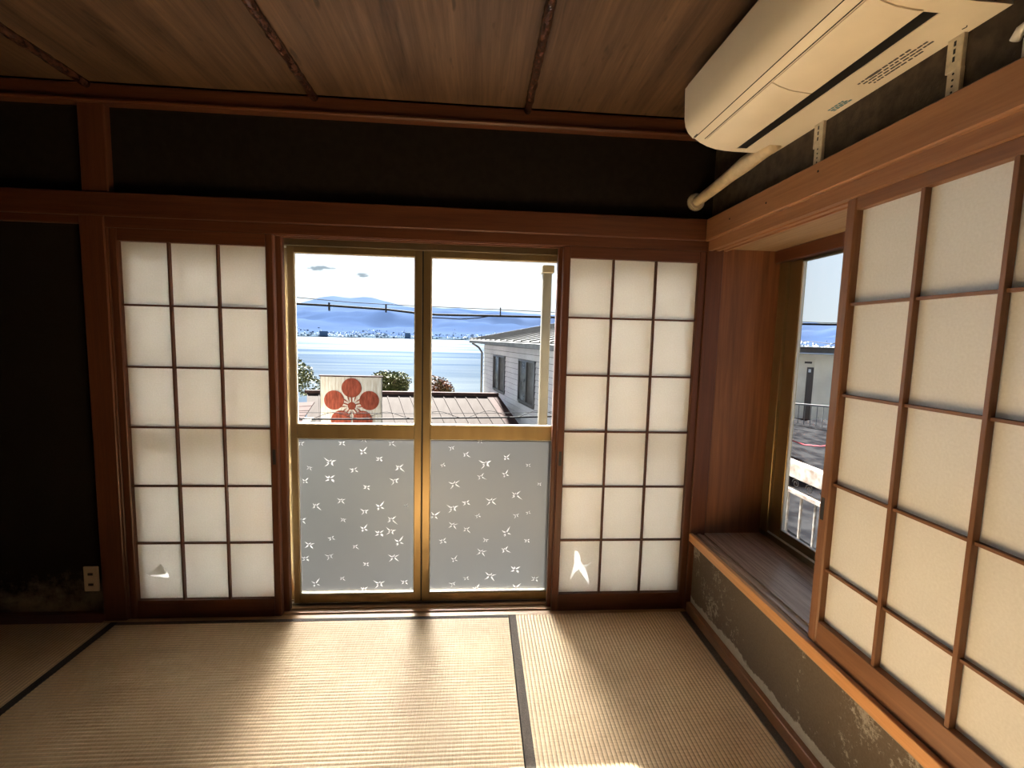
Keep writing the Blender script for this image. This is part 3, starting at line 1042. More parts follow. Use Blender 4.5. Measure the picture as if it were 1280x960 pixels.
def window_leaf(win, org, x0, x1, y, zb, zt, zr0, zr1, lst, rst, bot, topr, frost=True, added_frost_top=False, stars=None, along='x', label=None, mat='alu'):
    """one aluminium sash: local plane x0..x1 at depth y, parts in world coords relative to org"""
    sash = bpy.data.objects.new('sash', None)
    COL.objects.link(sash)
    sash.parent = win
    if label:
        sash['label'] = label
    D = 0.026
    A = M[mat]

    def bx_(name, a, b, m_, bev=0.002):
        mb = MB().box(a, b, bev)
        return mb.build(name, m_, sash, org)
    bx_('sash_stile', (x0, y, zb), (x0 + lst, y + D, zt), A)
    bx_('sash_stile', (x1 - rst, y, zb), (x1, y + D, zt), A)
    bx_('sash_rail', (x0 + lst, y + .001, zb), (x1 - rst, y + D - .001, zb + bot), A)
    bx_('sash_rail', (x0 + lst, y + .001, zt - topr), (x1 - rst, y + D - .001, zt), A)
    gx0, gx1 = x0 + lst - 0.002, x1 - rst + 0.002
    # pale glazing beads
    bd = MB()
    cells = [(zb + bot, zr0), (zr1, zt - topr)] if zr0 else [(zb + bot, zt - topr)]
    for a, b in cells:
        X0, X1 = x0 + lst, x1 - rst
        bd.box((X0, y + 0.006, a), (X0 + 0.0035, y + 0.017, b))
        bd.box((X1 - 0.0035, y + 0.006, a), (X1, y + 0.017, b))
        bd.box((X0, y + 0.006, a), (X1, y + 0.017, a + 0.0035))
        bd.box((X0, y + 0.006, b - 0.0035), (X1, y + 0.017, b))
    bd.build('glazing_bead', M['bead'], sash, org)
    if zr0:
        bx_('sash_rail', (x0 + lst, y - .001, zr0), (x1 - rst, y + D, zr1), A)
        # lower pane: frosted inner face, clear outer body
        mb = MB()
        yb = y + 0.012
        if frost:
            mb.poly([(gx0, yb, zb + bot), (gx1, yb, zb + bot), (gx1, yb, zr0), (gx0, yb, zr0)], 0)
            o = mb.build('frosted_pane', M['frost_outer' if added_frost_top else 'frost'], sash, org)
            if o.data.polygons[0].normal.y < 0:
                o.data.flip_normals()
            MB().box((gx0, yb + 0.0008, zb + bot), (gx1, yb + 0.004, zr0)).build('glass_body', M['glass'], sash, org)
        else:
            mb.box((gx0, yb, zb + bot), (gx1, yb + 0.003, zr0))
            mb.build('glass_pane', M['glass'], sash, org)
        if added_frost_top:  # frosting added to the upper panes to dim light on the paper screens
            mb = MB()
            mb.poly([(gx0, yb, zr1), (gx1, yb, zr1), (gx1, yb, zt - topr), (gx0, yb, zt - topr)], 0)
            o = mb.build('frosted_pane', M['frost_outer'], sash, org)
            if o.data.polygons[0].normal.y < 0:
                o.data.flip_normals()
            MB().box((gx0, yb + 0.0008, zr1), (gx1, yb + 0.004, zt - topr)).build('glass_body', M['glass'], sash, org)
        else:
            MB().box((gx0, yb, zr1), (gx1, yb + 0.003, zt - topr)).build('glass_pane', M['glass'], sash, org)
    else:
        yb = y + 0.012
        MB().box((gx0, yb, zb + bot), (gx1, yb + 0.003, zt - topr)).build('glass_pane', M['glass'], sash, org)
    if stars:
        for i, (sx, sz) in enumerate(stars):
            if not (x0 + lst + .004 < sx < x1 - rst - .004 and zb + bot + .01 < sz < zr0 - .004):
                continue
            s_ = bpy.data.objects.new('star_motif', STAR[i % 6])
            COL.objects.link(s_)
            s_.parent = sash
            s_.location = Vector((sx, y + 0.0105, sz)) - Vector(org)
            k = rnd.uniform(0.6, 1.4)
            s_.scale = (k, 1, k)
            s_.rotation_euler = (0, rnd.uniform(-0.25, 0.25), 0)
    return sash


O1 = (-0.265, 2.26, 0.0)
w1 = thing('window_1', O1, 'bronze aluminium sliding glass doors with frosted star patterned lower panes', kind='structure')
# frame
fr = MB()
fr.box((-1.60, 2.236, 1.735), (1.07, 2.345, 1.80), 0.002)
fr.box((-1.60, 2.236, -0.06), (1.07, 2.315, 0.0))
fr.box((-1.62, 2.236, -0.06), (-1.585, 2.345, 1.80), 0.002)
fr.box((1.052, 2.236, -0.06), (1.09, 2.345, 1.80), 0.002)
fr.build('window_frame', M['alu_dark'], w1, O1)
tr_ = MB()
for yy in (2.256, 2.290, 2.318):
    tr_.box((-1.585, yy, 0.0), (1.052, yy + 0.004, 0.008))
    tr_.box((-1.585, yy, 1.727), (1.052, yy + 0.004, 1.736))
tr_.build('track', M['bead'], w1, O1)
ZR0, ZR1 = 0.837, 0.907
window_leaf(w1, O1, -0.886, -0.268, 2.248, 0.006, 1.736, ZR0, ZR1, 0.031, 0.034, 0.044, 0.030, stars=STARS_L, label='inner glass door left of the meeting stiles')
window_leaf(w1, O1, -0.262, 0.408, 2.248, 0.006, 1.736, ZR0, ZR1, 0.036, 0.033, 0.044, 0.030, stars=STARS_R, label='inner glass door right of the meeting stiles')
window_leaf(w1, O1, -1.583, -0.893, 2.282, 0.006, 1.736, ZR0, ZR1, 0.034, 0.026, 0.044, 0.030, added_frost_top=True)
window_leaf(w1, O1, 0.385, 1.050, 2.282, 0.006, 1.736, ZR0, ZR1, 0.030, 0.034, 0.044, 0.030, added_frost_top=True)
MB().box((-0.2685, 2.25, 0.008), (-0.2615, 2.272, 1.734)).build('gasket', M['rubber'], w1, O1)

# exterior wall skin around the openings keeps the daylight out of the cavity
struct(MB().box((-2.8, 2.30, 1.79), (1.25, 2.40, 2.6)).box((-2.8, 2.30, -0.3), (-1.60, 2.40, 1.9)).box((1.07, 2.245, -0.3), (1.15, 2.40, 1.9)).box((-2.8, 2.236, -0.3), (1.2, 2.345, -0.06)).build('wall_outer', M['cream']), 'outer wall of the room around the window')
struct(MB().box((-1.8, 2.345, -0.34), (1.3, 2.50, -0.28)).build('trim_20', M['iron']), 'outer ledge of the glass doors')

# bay window: frame runs along y, built in a local frame x -> -y
O2 = (1.43, 2.14, 0.398)
w2 = thing('window_2', O2, 'dark bronze aluminium sliding window of the bay', kind='structure')


class YB:
    """box given as (dist from the corner along -y, depth x, z)"""
    @staticmethod
    def box(name, a, b, mat, parent, bevel=0.002):
        return MB().box((a[1], 2.155 - b[0], a[2]), (b[1], 2.155 - a[0], b[2]), bevel).build(name, mat, parent, O2)


YB.box('window_frame', (0, 1.425, 0.398), (0.058, 1.50, 1.74), M['alu'], w2)
YB.box('window_frame', (2.69, 1.425, 0.398), (2.73, 1.50, 1.74), M['alu'], w2)
YB.box('window_frame', (0, 1.425, 0.398), (2.73, 1.50, 0.424), M['alu_dark'], w2)
YB.box('window_frame', (0, 1.425, 1.722), (2.73, 1.50, 1.80), M['alu_dark'], w2)
YB.box('track', (0.03, 1.430, 0.424), (2.69, 1.434, 0.432), M['bead'], w2, 0)
for k, (d0, xx) in enumerate(((0.055, 1.438), (0.71, 1.466), (1.37, 1.466), (2.03, 1.438))):
    s_ = bpy.data.objects.new('sash', None)
    COL.objects.link(s_)
    s_.parent = w2
    d1 = d0 + 0.66
    YB.box('sash_stile', (d0 + 0.006, xx, 0.428), (d0 + 0.082, xx + 0.024, 1.722), M['alu'], s_)
    YB.box('sash_stile', (d1 - 0.035, xx, 0.428), (d1, xx + 0.024, 1.722), M['alu'], s_)
    YB.box('sash_rail', (d0 + 0.03, xx + .001, 0.428), (d1 - 0.03, xx + 0.023, 0.466), M['alu_dark'], s_)
    YB.box('sash_rail', (d0 + 0.03, xx + .001, 1.712), (d1 - 0.03, xx + 0.023, 1.735), M['alu_dark'], s_)
    YB.box('glazing_bead', (d0 + 0.05, xx + 0.004, 0.464), (d1 - 0.03, xx + 0.016, 0.4685), M['bead'], s_, 0)
    YB.box('glazing_bead', (d0 + 0.082, xx + 0.004, 0.464), (d0 + 0.086, xx + 0.016, 1.715), M['bead'], s_, 0)
    YB.box('glass_pane', (d0 + 0.03, xx + 0.010, 0.46), (d1 - 0.03, xx + 0.013, 1.715), M['glass'], s_, 0)
struct(MB().box((1.50, -0.70, 1.74), (1.56, 2.25, 2.0)).box((1.15, -0.70, 1.83), (1.56, 2.25, 2.0)).box((1.50, -0.7, 0.1), (1.56, 2.25, 0.40)).box((1.15, 2.20, 0.1), (1.54, 2.27, 2.0)).build('wall_bay', M['cream']), 'outer shell of the bay')

# ------------------------------------------------------------------ wall socket
OS = (-1.755, 2.175, 0.19)
t = thing('wall_socket', OS, 'brown double wall socket low on the dark wall beside the post', 'socket')
MB().box((-1.788, 2.167, 0.128), (-1.722, 2.175, 0.248), 0.003).build('plate', M['outlet'], t, OS)
for z in (0.213, 0.163):
    MB().box((-1.775, 2.1645, z - 0.016), (-1.735, 2.168, z + 0.016), 0.002).build('insert', M['outlet'], t, OS)
    MB().box((-1.766, 2.1625, z - 0.006), (-1.744, 2.1655, z + 0.006), 0.001).build('slot', M['black'], t, OS)

# ------------------------------------------------------------------ air conditioner
OA = (1.085, 1.345, 2.046)
ac = thing('air_conditioner', OA, 'long ivory wall air conditioner above the bay window', 'air conditioner')
YE, YN = 1.741, 0.950
top = 2.300
prof = [(1.084, 2.046), (1.00, 2.046), (0.93, 2.0465), (0.895, 2.048), (0.861, 2.0515), (0.828, 2.060), (0.800, 2.072), (0.777, 2.087), (0.758, 2.105), (0.747, 2.124), (0.742, 2.15), (0.740, 2.20), (0.738, 2.256), (0.745, 2.272), (0.77, 2.285), (0.84, 2.294), (1.084, top)]


def extrude_profile(pr, ya, yb, name, mat, parent, org, smooth=True):
    mb = MB()
    mb.prism([(p[0], ya, p[1]) for p in pr], (0, yb - ya, 0))
    bmesh.ops.recalc_face_normals(mb.bm, faces=mb.bm.faces[:])
    o = mb.build(name, mat, parent, org)
    if smooth:
        for p in o.data.polygons:
            if abs(p.normal.y) < 0.9:
                p.use_smooth = True
        o.data.set_sharp_from_angle(angle=math.radians(28))
    return o


def shell(pr, d0, d1, ya, yb, name, mat, parent, org):
    """thin skin following part of the profile, standing d0..d1 off it"""
    n = len(pr)
    nor = []
    for i in range(n):
        a = Vector(pr[max(i - 1, 0)])
        b = Vector(pr[min(i + 1, n - 1)])
        t_ = (b - a).normalized()
        nn = Vector((t_.y, -t_.x))
        if nn.y > 0 and nn.x > 0:
            nn = -nn
        if nn.x > 0.05:
            nn = -nn
        nor.append(nn)
    outer = [Vector(pr[i]) + nor[i] * d1 for i in range(n)]
    inner = [Vector(pr[i]) + nor[i] * d0 for i in range(n)]
    mb = MB()
    ra = [mb.bm.verts.new((p.x, ya, p.y)) for p in outer]
    rb = [mb.bm.verts.new((p.x, yb, p.y)) for p in outer]
    ia = [mb.bm.verts.new((p.x, ya, p.y)) for p in inner]
    ib = [mb.bm.verts.new((p.x, yb, p.y)) for p in inner]
    for i in range(n - 1):
        mb.bm.faces.new((ra[i], ra[i + 1], rb[i + 1], rb[i]))
        mb.bm.faces.new((ia[i], ib[i], ib[i + 1], ia[i + 1]))
        mb.bm.faces.new((ra[i], ia[i], ia[i + 1], ra[i + 1]))
        mb.bm.faces.new((rb[i], rb[i + 1], ib[i + 1], ib[i]))
    mb.bm.faces.new((ra[0], rb[0], ib[0], ia[0]))
    mb.bm.faces.new((ra[-1], ia[-1], ib[-1], rb[-1]))
    o = mb.build(name, mat, parent, org)
    for p in o.data.polygons:
        if abs(p.normal.y) < 0.5:
            p.use_smooth = True
    o.data.set_sharp_from_angle(angle=math.radians(28))
    return o


# body with a recessed outlet slot between x .925 and .962
bp1 = [(1.084, 2.046), (0.964, 2.046), (0.964, 2.110), (0.926, 2.110), (0.926, 2.0465)] + prof[3:]
extrude_profile(bp1, YN + 0.04, YE - 0.035, 'body', M['ac'], ac, OA)
extrude_profile(prof, YE - 0.035, YE - 0.006, 'end_cap', M['ac'], ac, OA)
inner = [(1.084, 2.050)] + [(0.5 * 0.04 + p[0] * 0.98 + 0.0005, p[1] + 0.004 if p[1] < 2.2 else p[1] - 0.004) for p in prof[1:-1]] + [(1.084, 2.296)]
extrude_profile(inner, YE - 0.006, YE, 'end_face', M['ac_flat'], ac, OA)
extrude_profile(prof, YN, YN + 0.04, 'end_cap', M['ac'], ac, OA)
MB().box((0.9263, YN + .041, 2.0485), (0.9637, YE - .036, 2.108)).build('outlet_shade', M['black'], ac, OA)  # black block in the slot, painted stand-in for its inner shade
# front panel (flat upper part and rounded lower front)
shell(prof[7:13], 0.0, 0.0035, YN + 0.004, YE - 0.004, 'front_panel', M['ac_flat'], ac, OA)
# air flap in two lengths
fpr = [(0.922, 2.0468), (0.895, 2.048), (0.861, 2.0515), (0.828, 2.060), (0.806, 2.069)]
shell(fpr, 0.0, 0.004, 1.318, 1.690, 'air_flap', M['ac'], ac, OA)
shell(fpr, 0.0, 0.004, 0.985, 1.314, 'air_flap', M['ac'], ac, OA)
# seam line between the flap and the front
shell([(0.8035, 2.0705), (0.8010, 2.0716)], 0.0, 0.0006, 0.985, 1.70, 'seam', M['gap'], ac, OA)
shell([(0.7795, 2.0848), (0.7775, 2.0866)], 0.0, 0.0009, YN + .004, YE - 0.012, 'seam', M['gap'], ac, OA)
# printed notes on the underside (illegible small print)
pr_ = MB()
r2 = random.Random(3)
y = 1.262
for row, (x0, hgt) in enumerate(((1.012, 0.0050), (1.0245, 0.0042), (1.036, 0.0042), (1.0475, 0.0042))):
    yy = 1.262 - row * 0.004
    while yy > 1.085 + (0.03 if row in (0, 3) else 0):
        w_ = r2.uniform(0.004, 0.016)
        pr_.box((x0, yy - w_, 2.0448), (x0 + hgt, yy, 2.0462))
        yy -= w_ + r2.uniform(0.002, 0.006)
pr_.box((1.011, 1.195, 2.0446), (1.019, 1.228, 2.0462))
o = pr_.build('printed_notice', M['print'], ac, OA)
o['label'] = 'small black print on the underside'
pb = MB()
for row, x0 in enumerate((1.040, 1.049, 1.057)):
    yy = 1.405
    while yy > 1.345:
        w_ = r2.uniform(0.006, 0.014)
        pb.box((x0, yy - w_, 2.0448), (x0 + 0.005, yy, 2.0462))
        yy -= w_ + 0.004
o = pb.build('printed_mark', M['print_blue'], ac, OA)
o['label'] = 'small blue printed mark'
MB().box((0.772, 1.700, 2.0845), (0.776, 1.726, 2.092)).build('small_mark', M['print'], ac, OA)
MB().tube([(1.06, 1.03, 2.0455), (1.062, 1.022, 2.0455), (1.058, 1.018, 2.0455)], 0.0012, 6).build('scratch', M['print'], ac, OA)

# perforated hanging straps under the unit
GS_ = 'galvanised straps under the air conditioner'
for (ya, yb, lab, z1) in ((1.463, 1.504, 'perforated galvanised strap below the end of the air conditioner near the pipe', 2.05), (1.036, 1.074, 'perforated galvanised strap below the middle of the air conditioner near the printed notice', 2.05)):
    o0 = (1.082, (ya + yb) / 2, 1.905)
    t = thing('mounting_strap', o0, lab, 'strap', GS_)
    MB().box((1.076, ya, 1.900), (1.0845, yb - 0.004, 1.975), 0.001).build('strip', M['strap'], t, o0)
    MB().box((1.0735, ya + 0.001, 1.972), (1.0845, yb, z1), 0.001).build('bracket_plate', M['strap'], t, o0)
    MB().box((1.073, ya, 1.900), (1.0765, ya + 0.012, 1.975), 0.0008).build('folded_edge', M['strap'], t, o0)
    for k in range(5):
        zc = 1.912 + k * 0.0135
        MB().tube([(1.0752, (ya + yb) / 2, zc), (1.0770, (ya + yb) / 2, zc)], 0.0026, 8).build('hole', M['black'], t, o0)
    for k in range(3):
        zc = 1.992 + k * 0.017
        MB().box((1.0728, (ya + yb) / 2 - 0.002, zc), (1.0742, (ya + yb) / 2 + 0.003, zc + 0.011)).build('slot', M['black'], t, o0)

# taped refrigerant pipe into the window wall
t = thing('refrigerant_pipe', (1.0, 2.175, 1.99), 'taped cream pipe from the air conditioner into the window wall corner', 'pipe')
OP = (1.0, 2.175, 1.99)
P0 = [Vector((1.045, 1.66, 2.052)), Vector((1.04, 1.76, 2.048)), Vector((1.035, 1.83, 2.042)), Vector((1.03, 1.93, 2.03)), Vector((1.02, 2.04, 2.012)), Vector((1.007, 2.13, 1.996)), Vector((1.0, 2.176, 1.99))]
MB().tube(P0, 0.024, 16, radii=[0.024, 0.028, 0.031, 0.026, 0.024, 0.023, 0.023]).build('taped_pipe', M['tape'], t, OP, smooth=True)
c_ = MB()
ring = []
for k in range(20):
    a = 2 * math.pi * k / 20
    ring.append((1.0 + 0.040 * math.cos(a), 2.176, 1.99 + 0.040 * math.sin(a)))
c_.prism(ring, (0, -0.010, 0))
c_.tube([(1.0, 2.168, 1.99), (1.0, 2.158, 1.99)], 0.031, 20)
c_.build('wall_collar', M['strap'], t, OP)

# little cable clip at the right edge
t = thing('cable_clip', (1.082, 0.905, 1.908), 'small white cable clip on the dark wall right of the straps', 'clip')
MB().box((1.072, 0.880, 1.906), (1.0855, 0.915, 1.960), 0.003).build('base', M['white_plastic'], t, (1.082, 0.905, 1.908))
MB().tube([(1.072, 0.928, 1.962), (1.068, 0.915, 1.975), (1.068, 0.895, 1.98), (1.072, 0.870, 1.972)], 0.009, 10).build('hook', M['white_plastic'], t, (1.082, 0.905, 1.908), smooth=True)


# nail heads in the right lintel rail
for k, (y, z, lb) in enumerate(((1.69, 1.855, 'dark nail head in the right lintel rail, second from the room corner'), (1.43, 1.878, 'dark nail head in the right lintel rail just below the first strap'), (1.94, 1.86, 'dark nail head in the right lintel rail closest to the room corner'))):
    t = box('nail', (1.0435, y - 0.003, z - 0.003), (1.0455, y + 0.003, z + 0.003), M['gap'], None, (1.045, y, z))
    tag(t, lb, 'nail', 'nail heads in the lintel rail')

# ================================================================== OUTSIDE
# lake, far shore and mountains (eye is 20 m above the water)
LZ = -18.7


def sheet(name, pts, mat):
    return MB().poly(pts).build(name, mat)


struct(sheet('lake', [(-4000, 90, LZ), (4000, 90, LZ), (4000, 3060, LZ), (-4000, 3060, LZ)], M['lake']), 'wide bright lake below the mountains')


def terrain(name, az0, az1, naz, rs, hfun, mat):
    bm = bmesh.new()
    rows = []
    for r in rs:
        row = []
        for k in range(naz + 1):
            az = math.radians(az0 + (az1 - az0) * k / naz)
            x, y = r * math.sin(az), r * math.cos(az)
            row.append(bm.verts.new((x, y, hfun(math.degrees(az), r, x, y))))
        rows.append(row)
    for i in range(len(rows) - 1):
        for k in range(naz):
            bm.faces.new((rows[i][k], rows[i][k + 1], rows[i + 1][k + 1], rows[i + 1][k]))
    me = bpy.data.meshes.new(name)
    bm.to_mesh(me)
    bm.free()
    me.materials.append(mat)
    for p in me.polygons:
        p.use_smooth = True
    o = bpy.data.objects.new(name, me)
    COL.objects.link(o)
    return o


def interp(tbl, a):
    if a <= tbl[0][0]:
        return tbl[0][1]
    for (a0, e0), (a1, e1) in zip(tbl, tbl[1:]):
        if a <= a1:
            return e0 + (e1 - e0) * (a - a0) / (a1 - a0)
    return tbl[-1][1]


NEAR = [(-60, 2.2), (-40, 2.6), (-23, 2.85), (-20.8, 3.05), (-17, 3.2), (-13, 3.35), (-9, 3.40), (-5.4, 3.45), (0, 3.28), (5, 3.10), (10, 2.93), (20, 2.7), (35.7, 2.40), (38.8, 2.26), (60, 1.6)]
FAR = [(-60, 1.5), (-30, 2.4), (-21, 3.12), (-19, 3.7), (-18.2, 4.02), (-16.7, 4.28), (-14.8, 4.2), (-13.4, 4.36), (-12.5, 4.32), (-10.7, 3.95), (-8.9, 3.45), (-5, 3.2), (0, 2.6), (60, 1.0)]


def h_near(az, r, x, y):
    f = (r - 3040) / (8200 - 3040)
    ridge = math.tan(math.radians(interp(NEAR, az))) * 8200 + 1.3
    n_ = noise.fractal(Vector((x / 900, y / 900, 0.3)), 1.0, 2.0, 5)
    base = LZ + 1.5
    s = max(0.0, f) ** 1.25
    return base + (ridge - base) * s + n_ * 110 * math.sin(math.pi * min(1, max(0, f))) * min(1, f * 3) + (noise.noise(Vector((x / 260, y / 260, 0))) * 22 * min(1, f * 2))


rs = [3040 + (8200 - 3040) * (k / 34) ** 1.3 for k in range(35)]
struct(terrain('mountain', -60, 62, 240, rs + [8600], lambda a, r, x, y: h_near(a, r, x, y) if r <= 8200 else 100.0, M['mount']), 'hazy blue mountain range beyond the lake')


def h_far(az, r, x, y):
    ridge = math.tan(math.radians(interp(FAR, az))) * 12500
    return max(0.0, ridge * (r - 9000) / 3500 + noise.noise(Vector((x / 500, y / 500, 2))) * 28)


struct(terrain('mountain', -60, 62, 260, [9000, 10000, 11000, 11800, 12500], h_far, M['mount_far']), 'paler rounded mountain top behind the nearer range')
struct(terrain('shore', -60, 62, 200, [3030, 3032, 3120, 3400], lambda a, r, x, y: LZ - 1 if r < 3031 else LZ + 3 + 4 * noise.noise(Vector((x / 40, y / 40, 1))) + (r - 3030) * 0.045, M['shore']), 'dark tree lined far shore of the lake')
# town on the far shore: countless tiny white buildings
tb = MB()
r3 = random.Random(21)
for k in range(1500):
    az = r3.uniform(-24, 14) if k < 1150 else r3.uniform(30, 45)
    rr = 3060 + abs(r3.gauss(0, 1)) * 420
    a = math.radians(az)
    x, y = rr * math.sin(a), rr * math.cos(a)
    dens = noise.noise(Vector((x / 160, y / 160, 5)))
    if dens < -0.25 or (rr < 3110 and (abs(az + 17.9) < 0.75 or abs(az + 8.5) < 0.65)):
        continue
    z = h_near(az, rr, x, y) if rr > 3400 else LZ + 3 + (rr - 3030) * 0.045
    w_ = r3.uniform(4, 15)
    h_ = r3.uniform(4, 10)
    tb.box((x - w_ / 2, y - 4, z - 4), (x + w_ / 2, y + 4, z + h_), mi=0 if r3.random() < 0.6 else 1)
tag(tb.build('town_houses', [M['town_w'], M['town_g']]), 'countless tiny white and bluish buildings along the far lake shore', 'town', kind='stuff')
for (az, w_, h_, lab) in ((-17.9, 44, 34, 'broad dark blue high rise on the far shore towards the left mountain foot'), (-8.5, 33, 36, 'narrow dark blue high rise with white roof caps on the far shore')):
    a = math.radians(az)
    x, y = 3050 * math.sin(a), 3050 * math.cos(a)
    z = LZ + 2
    t = thing('high_rise', (x, y, z), lab, 'building')
    MB().box((x - w_ / 2, y, z - 4), (x + w_ / 2, y + 20, z + h_)).build('tower_block', M['tower'], t, (x, y, z))
    if w_ < 40:
        for dx in (-9, 8):
            MB().box((x + dx - 4, y + 2, z + h_), (x + dx + 4, y + 12, z + h_ + 5)).build('roof_cap', M['town_w'], t, (x, y, z))

# hillside and street
gb = bmesh.new()
rows = []
for j, y in enumerate([2.4, 5, 9, 14, 20, 28, 40, 60, 92]):
    row = []
    z = [-3.2, -3.3, -3.8, -4.6, -5.5, -8, -12, -16.5, -19.2][j]
    for i in range(31):
        x = -75 + i * 5.0
        row.append(gb.verts.new((x, y, z + (noise.noise(Vector((x / 9, y / 9, 0))) * (0.5 if j > 2 else 0.0)))))
    rows.append(row)
for j in range(len(rows) - 1):
    for i in range(30):
        gb.faces.new((rows[j][i], rows[j][i + 1], rows[j + 1][i + 1], rows[j + 1][i]))
me = bpy.data.meshes.new('ground')
gb.to_mesh(me)
gb.free()
me.materials.append(M['ground'])
o = bpy.data.objects.new('ground', me)
COL.objects.link(o)
struct(o, 'hillside falling towards the lake')
struct(box('road', (-40, 2.6, -3.2), (40, 7.5, -3.05), M['street']), 'street below the window')

# ---- metal roofed building below the window
OR = (-2.0, 13.0, -0.25)
b1 = thing('tin_roofed_house', OR, 'low house with a weathered pinkish sheet metal roof in front of the lake', 'house')
ZRG, TAN = -0.262, 0.40


def rp(xr, d, up=0.0):
    """point on the front roof slope: xr at the ridge, d = distance down the slope plan"""
    return Vector((xr + 0.345 * d, 13.0 - d, ZRG - TAN * d + up))


nx = 27
xs_ = [-4.64 + (0.232 + 4.64) * k / (nx - 11) for k in range(nx - 10)]
DM = 3.3
for a, b in zip(xs_, xs_[1:]):
    MB().prism([rp(a + .01, 0.02), rp(b - .01, 0.02), rp(b - .01, DM), rp(a + .01, DM)], (0, 0, -0.03)).build('roof_panel', M['roof_tin'], b1, OR)
for a in xs_:
    MB().prism([rp(a - .012, 0.0, .0), rp(a + .012, 0.0, .0), rp(a + .012, DM, .0), rp(a - .012, DM, .0)], (0, 0, 0.018)).build('standing_seam', M['roof_tin'], b1, OR)
for a, b in ((0.245, 0.40), (0.415, 0.569)):
    MB().prism([rp(a, 0.0, .02), rp(b, 0.0, .02), rp(b, DM, .02), rp(a, DM, .02)], (0, 0, -0.06)).build('verge_board', M['roof_brown'], b1, OR)
MB().box((-4.70, 12.93, ZRG - 0.04), (0.60, 13.08, ZRG + 0.055), 0.01).build('ridge_cap', M['roof_brown'], b1, OR)
bk = MB()
bk.prism([rp(-4.64, 0, -.02), rp(0.569, 0, -.02), Vector((0.569, 16, -1.5)), Vector((-4.64, 16, -1.5))], (0, 0, -0.04))
bk.build('rear_roof', M['roof_brown'], b1, OR)
MB().box((-2.9, 10.0, -5.2), (0.2, 15.6, -1.75)).build('wall', M['cream'], b1, OR)

# dark tiled roof at the far left
OT = (-4.0, 8.4, -0.05)
b2 = thing('brown_roofed_shed', OT, 'small shed with dark brown striped roof left of the painted sign', 'shed')
for k in range(5):
    y0 = 9.1 - k * 0.16
    z0 = 0.03 - k * 0.062
    MB().prism([(-5.2, y0, z0 - .12), (-3.12, y0, z0), (-3.12, y0 - 0.15, z0 - 0.055), (-5.2, y0 - 0.15, z0 - 0.175)], (0, 0, -0.018)).build('roof_slat', M['roof_brown'], b2, OT)
MB().box((-5.2, 8.45, -0.42), (-3.14, 9.2, -0.30)).build('eave_board', M['cream'], b2, OT)
MB().box((-5.15, 8.5, -5), (-3.3, 9.1, -0.42)).build('wall', M['cream'], b2, OT)

# ---- painted sign with the five petal plum crest
OG = (-2.67, 10.0, -0.6)
sg = thing('sign_board', OG, 'white rust streaked sign board with red five-petal plum crest', 'sign')
MB().box((-3.312, 10.0, -0.95), (-2.030, 10.04, 0.452), 0.006).build('board', M['sign'], sg, OG)
MB().box((-3.330, 9.985, 0.440), (-2.012, 10.06, 0.470), 0.004).build('top_flashing', M['roof_brown'], sg, OG)
for x in (-3.0, -2.35):
    MB().box((x - .03, 10.04, -1.41), (x + .03, 10.10, 0.3)).build('post', M['pipe'], sg, OG)
for x in (-3.305, -2.67, -2.037):
    MB().box((x - .004, 9.995, -0.95), (x + .004, 10.0, 0.44)).build('sheet_joint', M['gutter'], sg, OG)


def disc(cx, cz, r, y=9.990, n=40, d=0.012):
    return MB().prism([(cx + r * math.cos(2 * math.pi * k / n), y, cz + r * math.sin(2 * math.pi * k / n)) for k in range(n)], (0, d, 0))


CX, CZ = -2.658, -0.175
RP, RR = 0.385, 0.207
for k in range(5):
    a = math.radians(90 + 72 * k)
    disc(CX + RP * math.cos(a), CZ + RP * math.sin(a), RR).build('petal', M['red'], sg, OG)
disc(CX, CZ, 0.083).build('crest_centre', M['red'], sg, OG)
for k in range(5):
    a = math.radians(90 + 72 * k)
    c, s = math.cos(a), math.sin(a)

    def q(u, v):
        return (CX + u * c - v * s, 9.990, CZ + u * s + v * c)
    MB().prism([q(0.07, -0.012), q(0.07, 0.012), q(0.20, 0.012), q(0.20, -0.012)], (0, .012, 0)).build('stamen', M['red'], sg, OG)
    a2 = math.radians(90 + 36 + 72 * k)
    c, s = math.cos(a2), math.sin(a2)
    for sgn in (-1, 1):
        MB().prism([q(0.10, sgn * 0.010), q(0.19, sgn * 0.030), q(0.235, sgn * 0.062), q(0.17, sgn * 0.052)][::sgn], (0, .012, 0)).build('stamen', M['red'], sg, OG)

# ---- neighbouring house with grey siding
D_ = Vector((0.1961, -0.9806, 0))          # along the wall, towards us
NN = Vector((-0.9806, -0.1961, 0))         # outward
P0 = Vector((0.71, 14.8, 0))
nh = thing('neighbour_house', P0, 'grey sided two-storey house with dark framed windows and low sheet roof', 'house')


def hp(u, z, off=0.0):
    return P0 + D_ * u + NN * off + Vector((0, 0, z))


def hbox(name, u0, u1, z0, z1, o0, o1, mat, parent=nh):
    pts = [hp(u0, z0, o0), hp(u1, z0, o0), hp(u1, z0, o1), hp(u0, z0, o1)]
    return MB().prism(pts, (0, 0, z1 - z0)).build(name, mat, parent, P0)


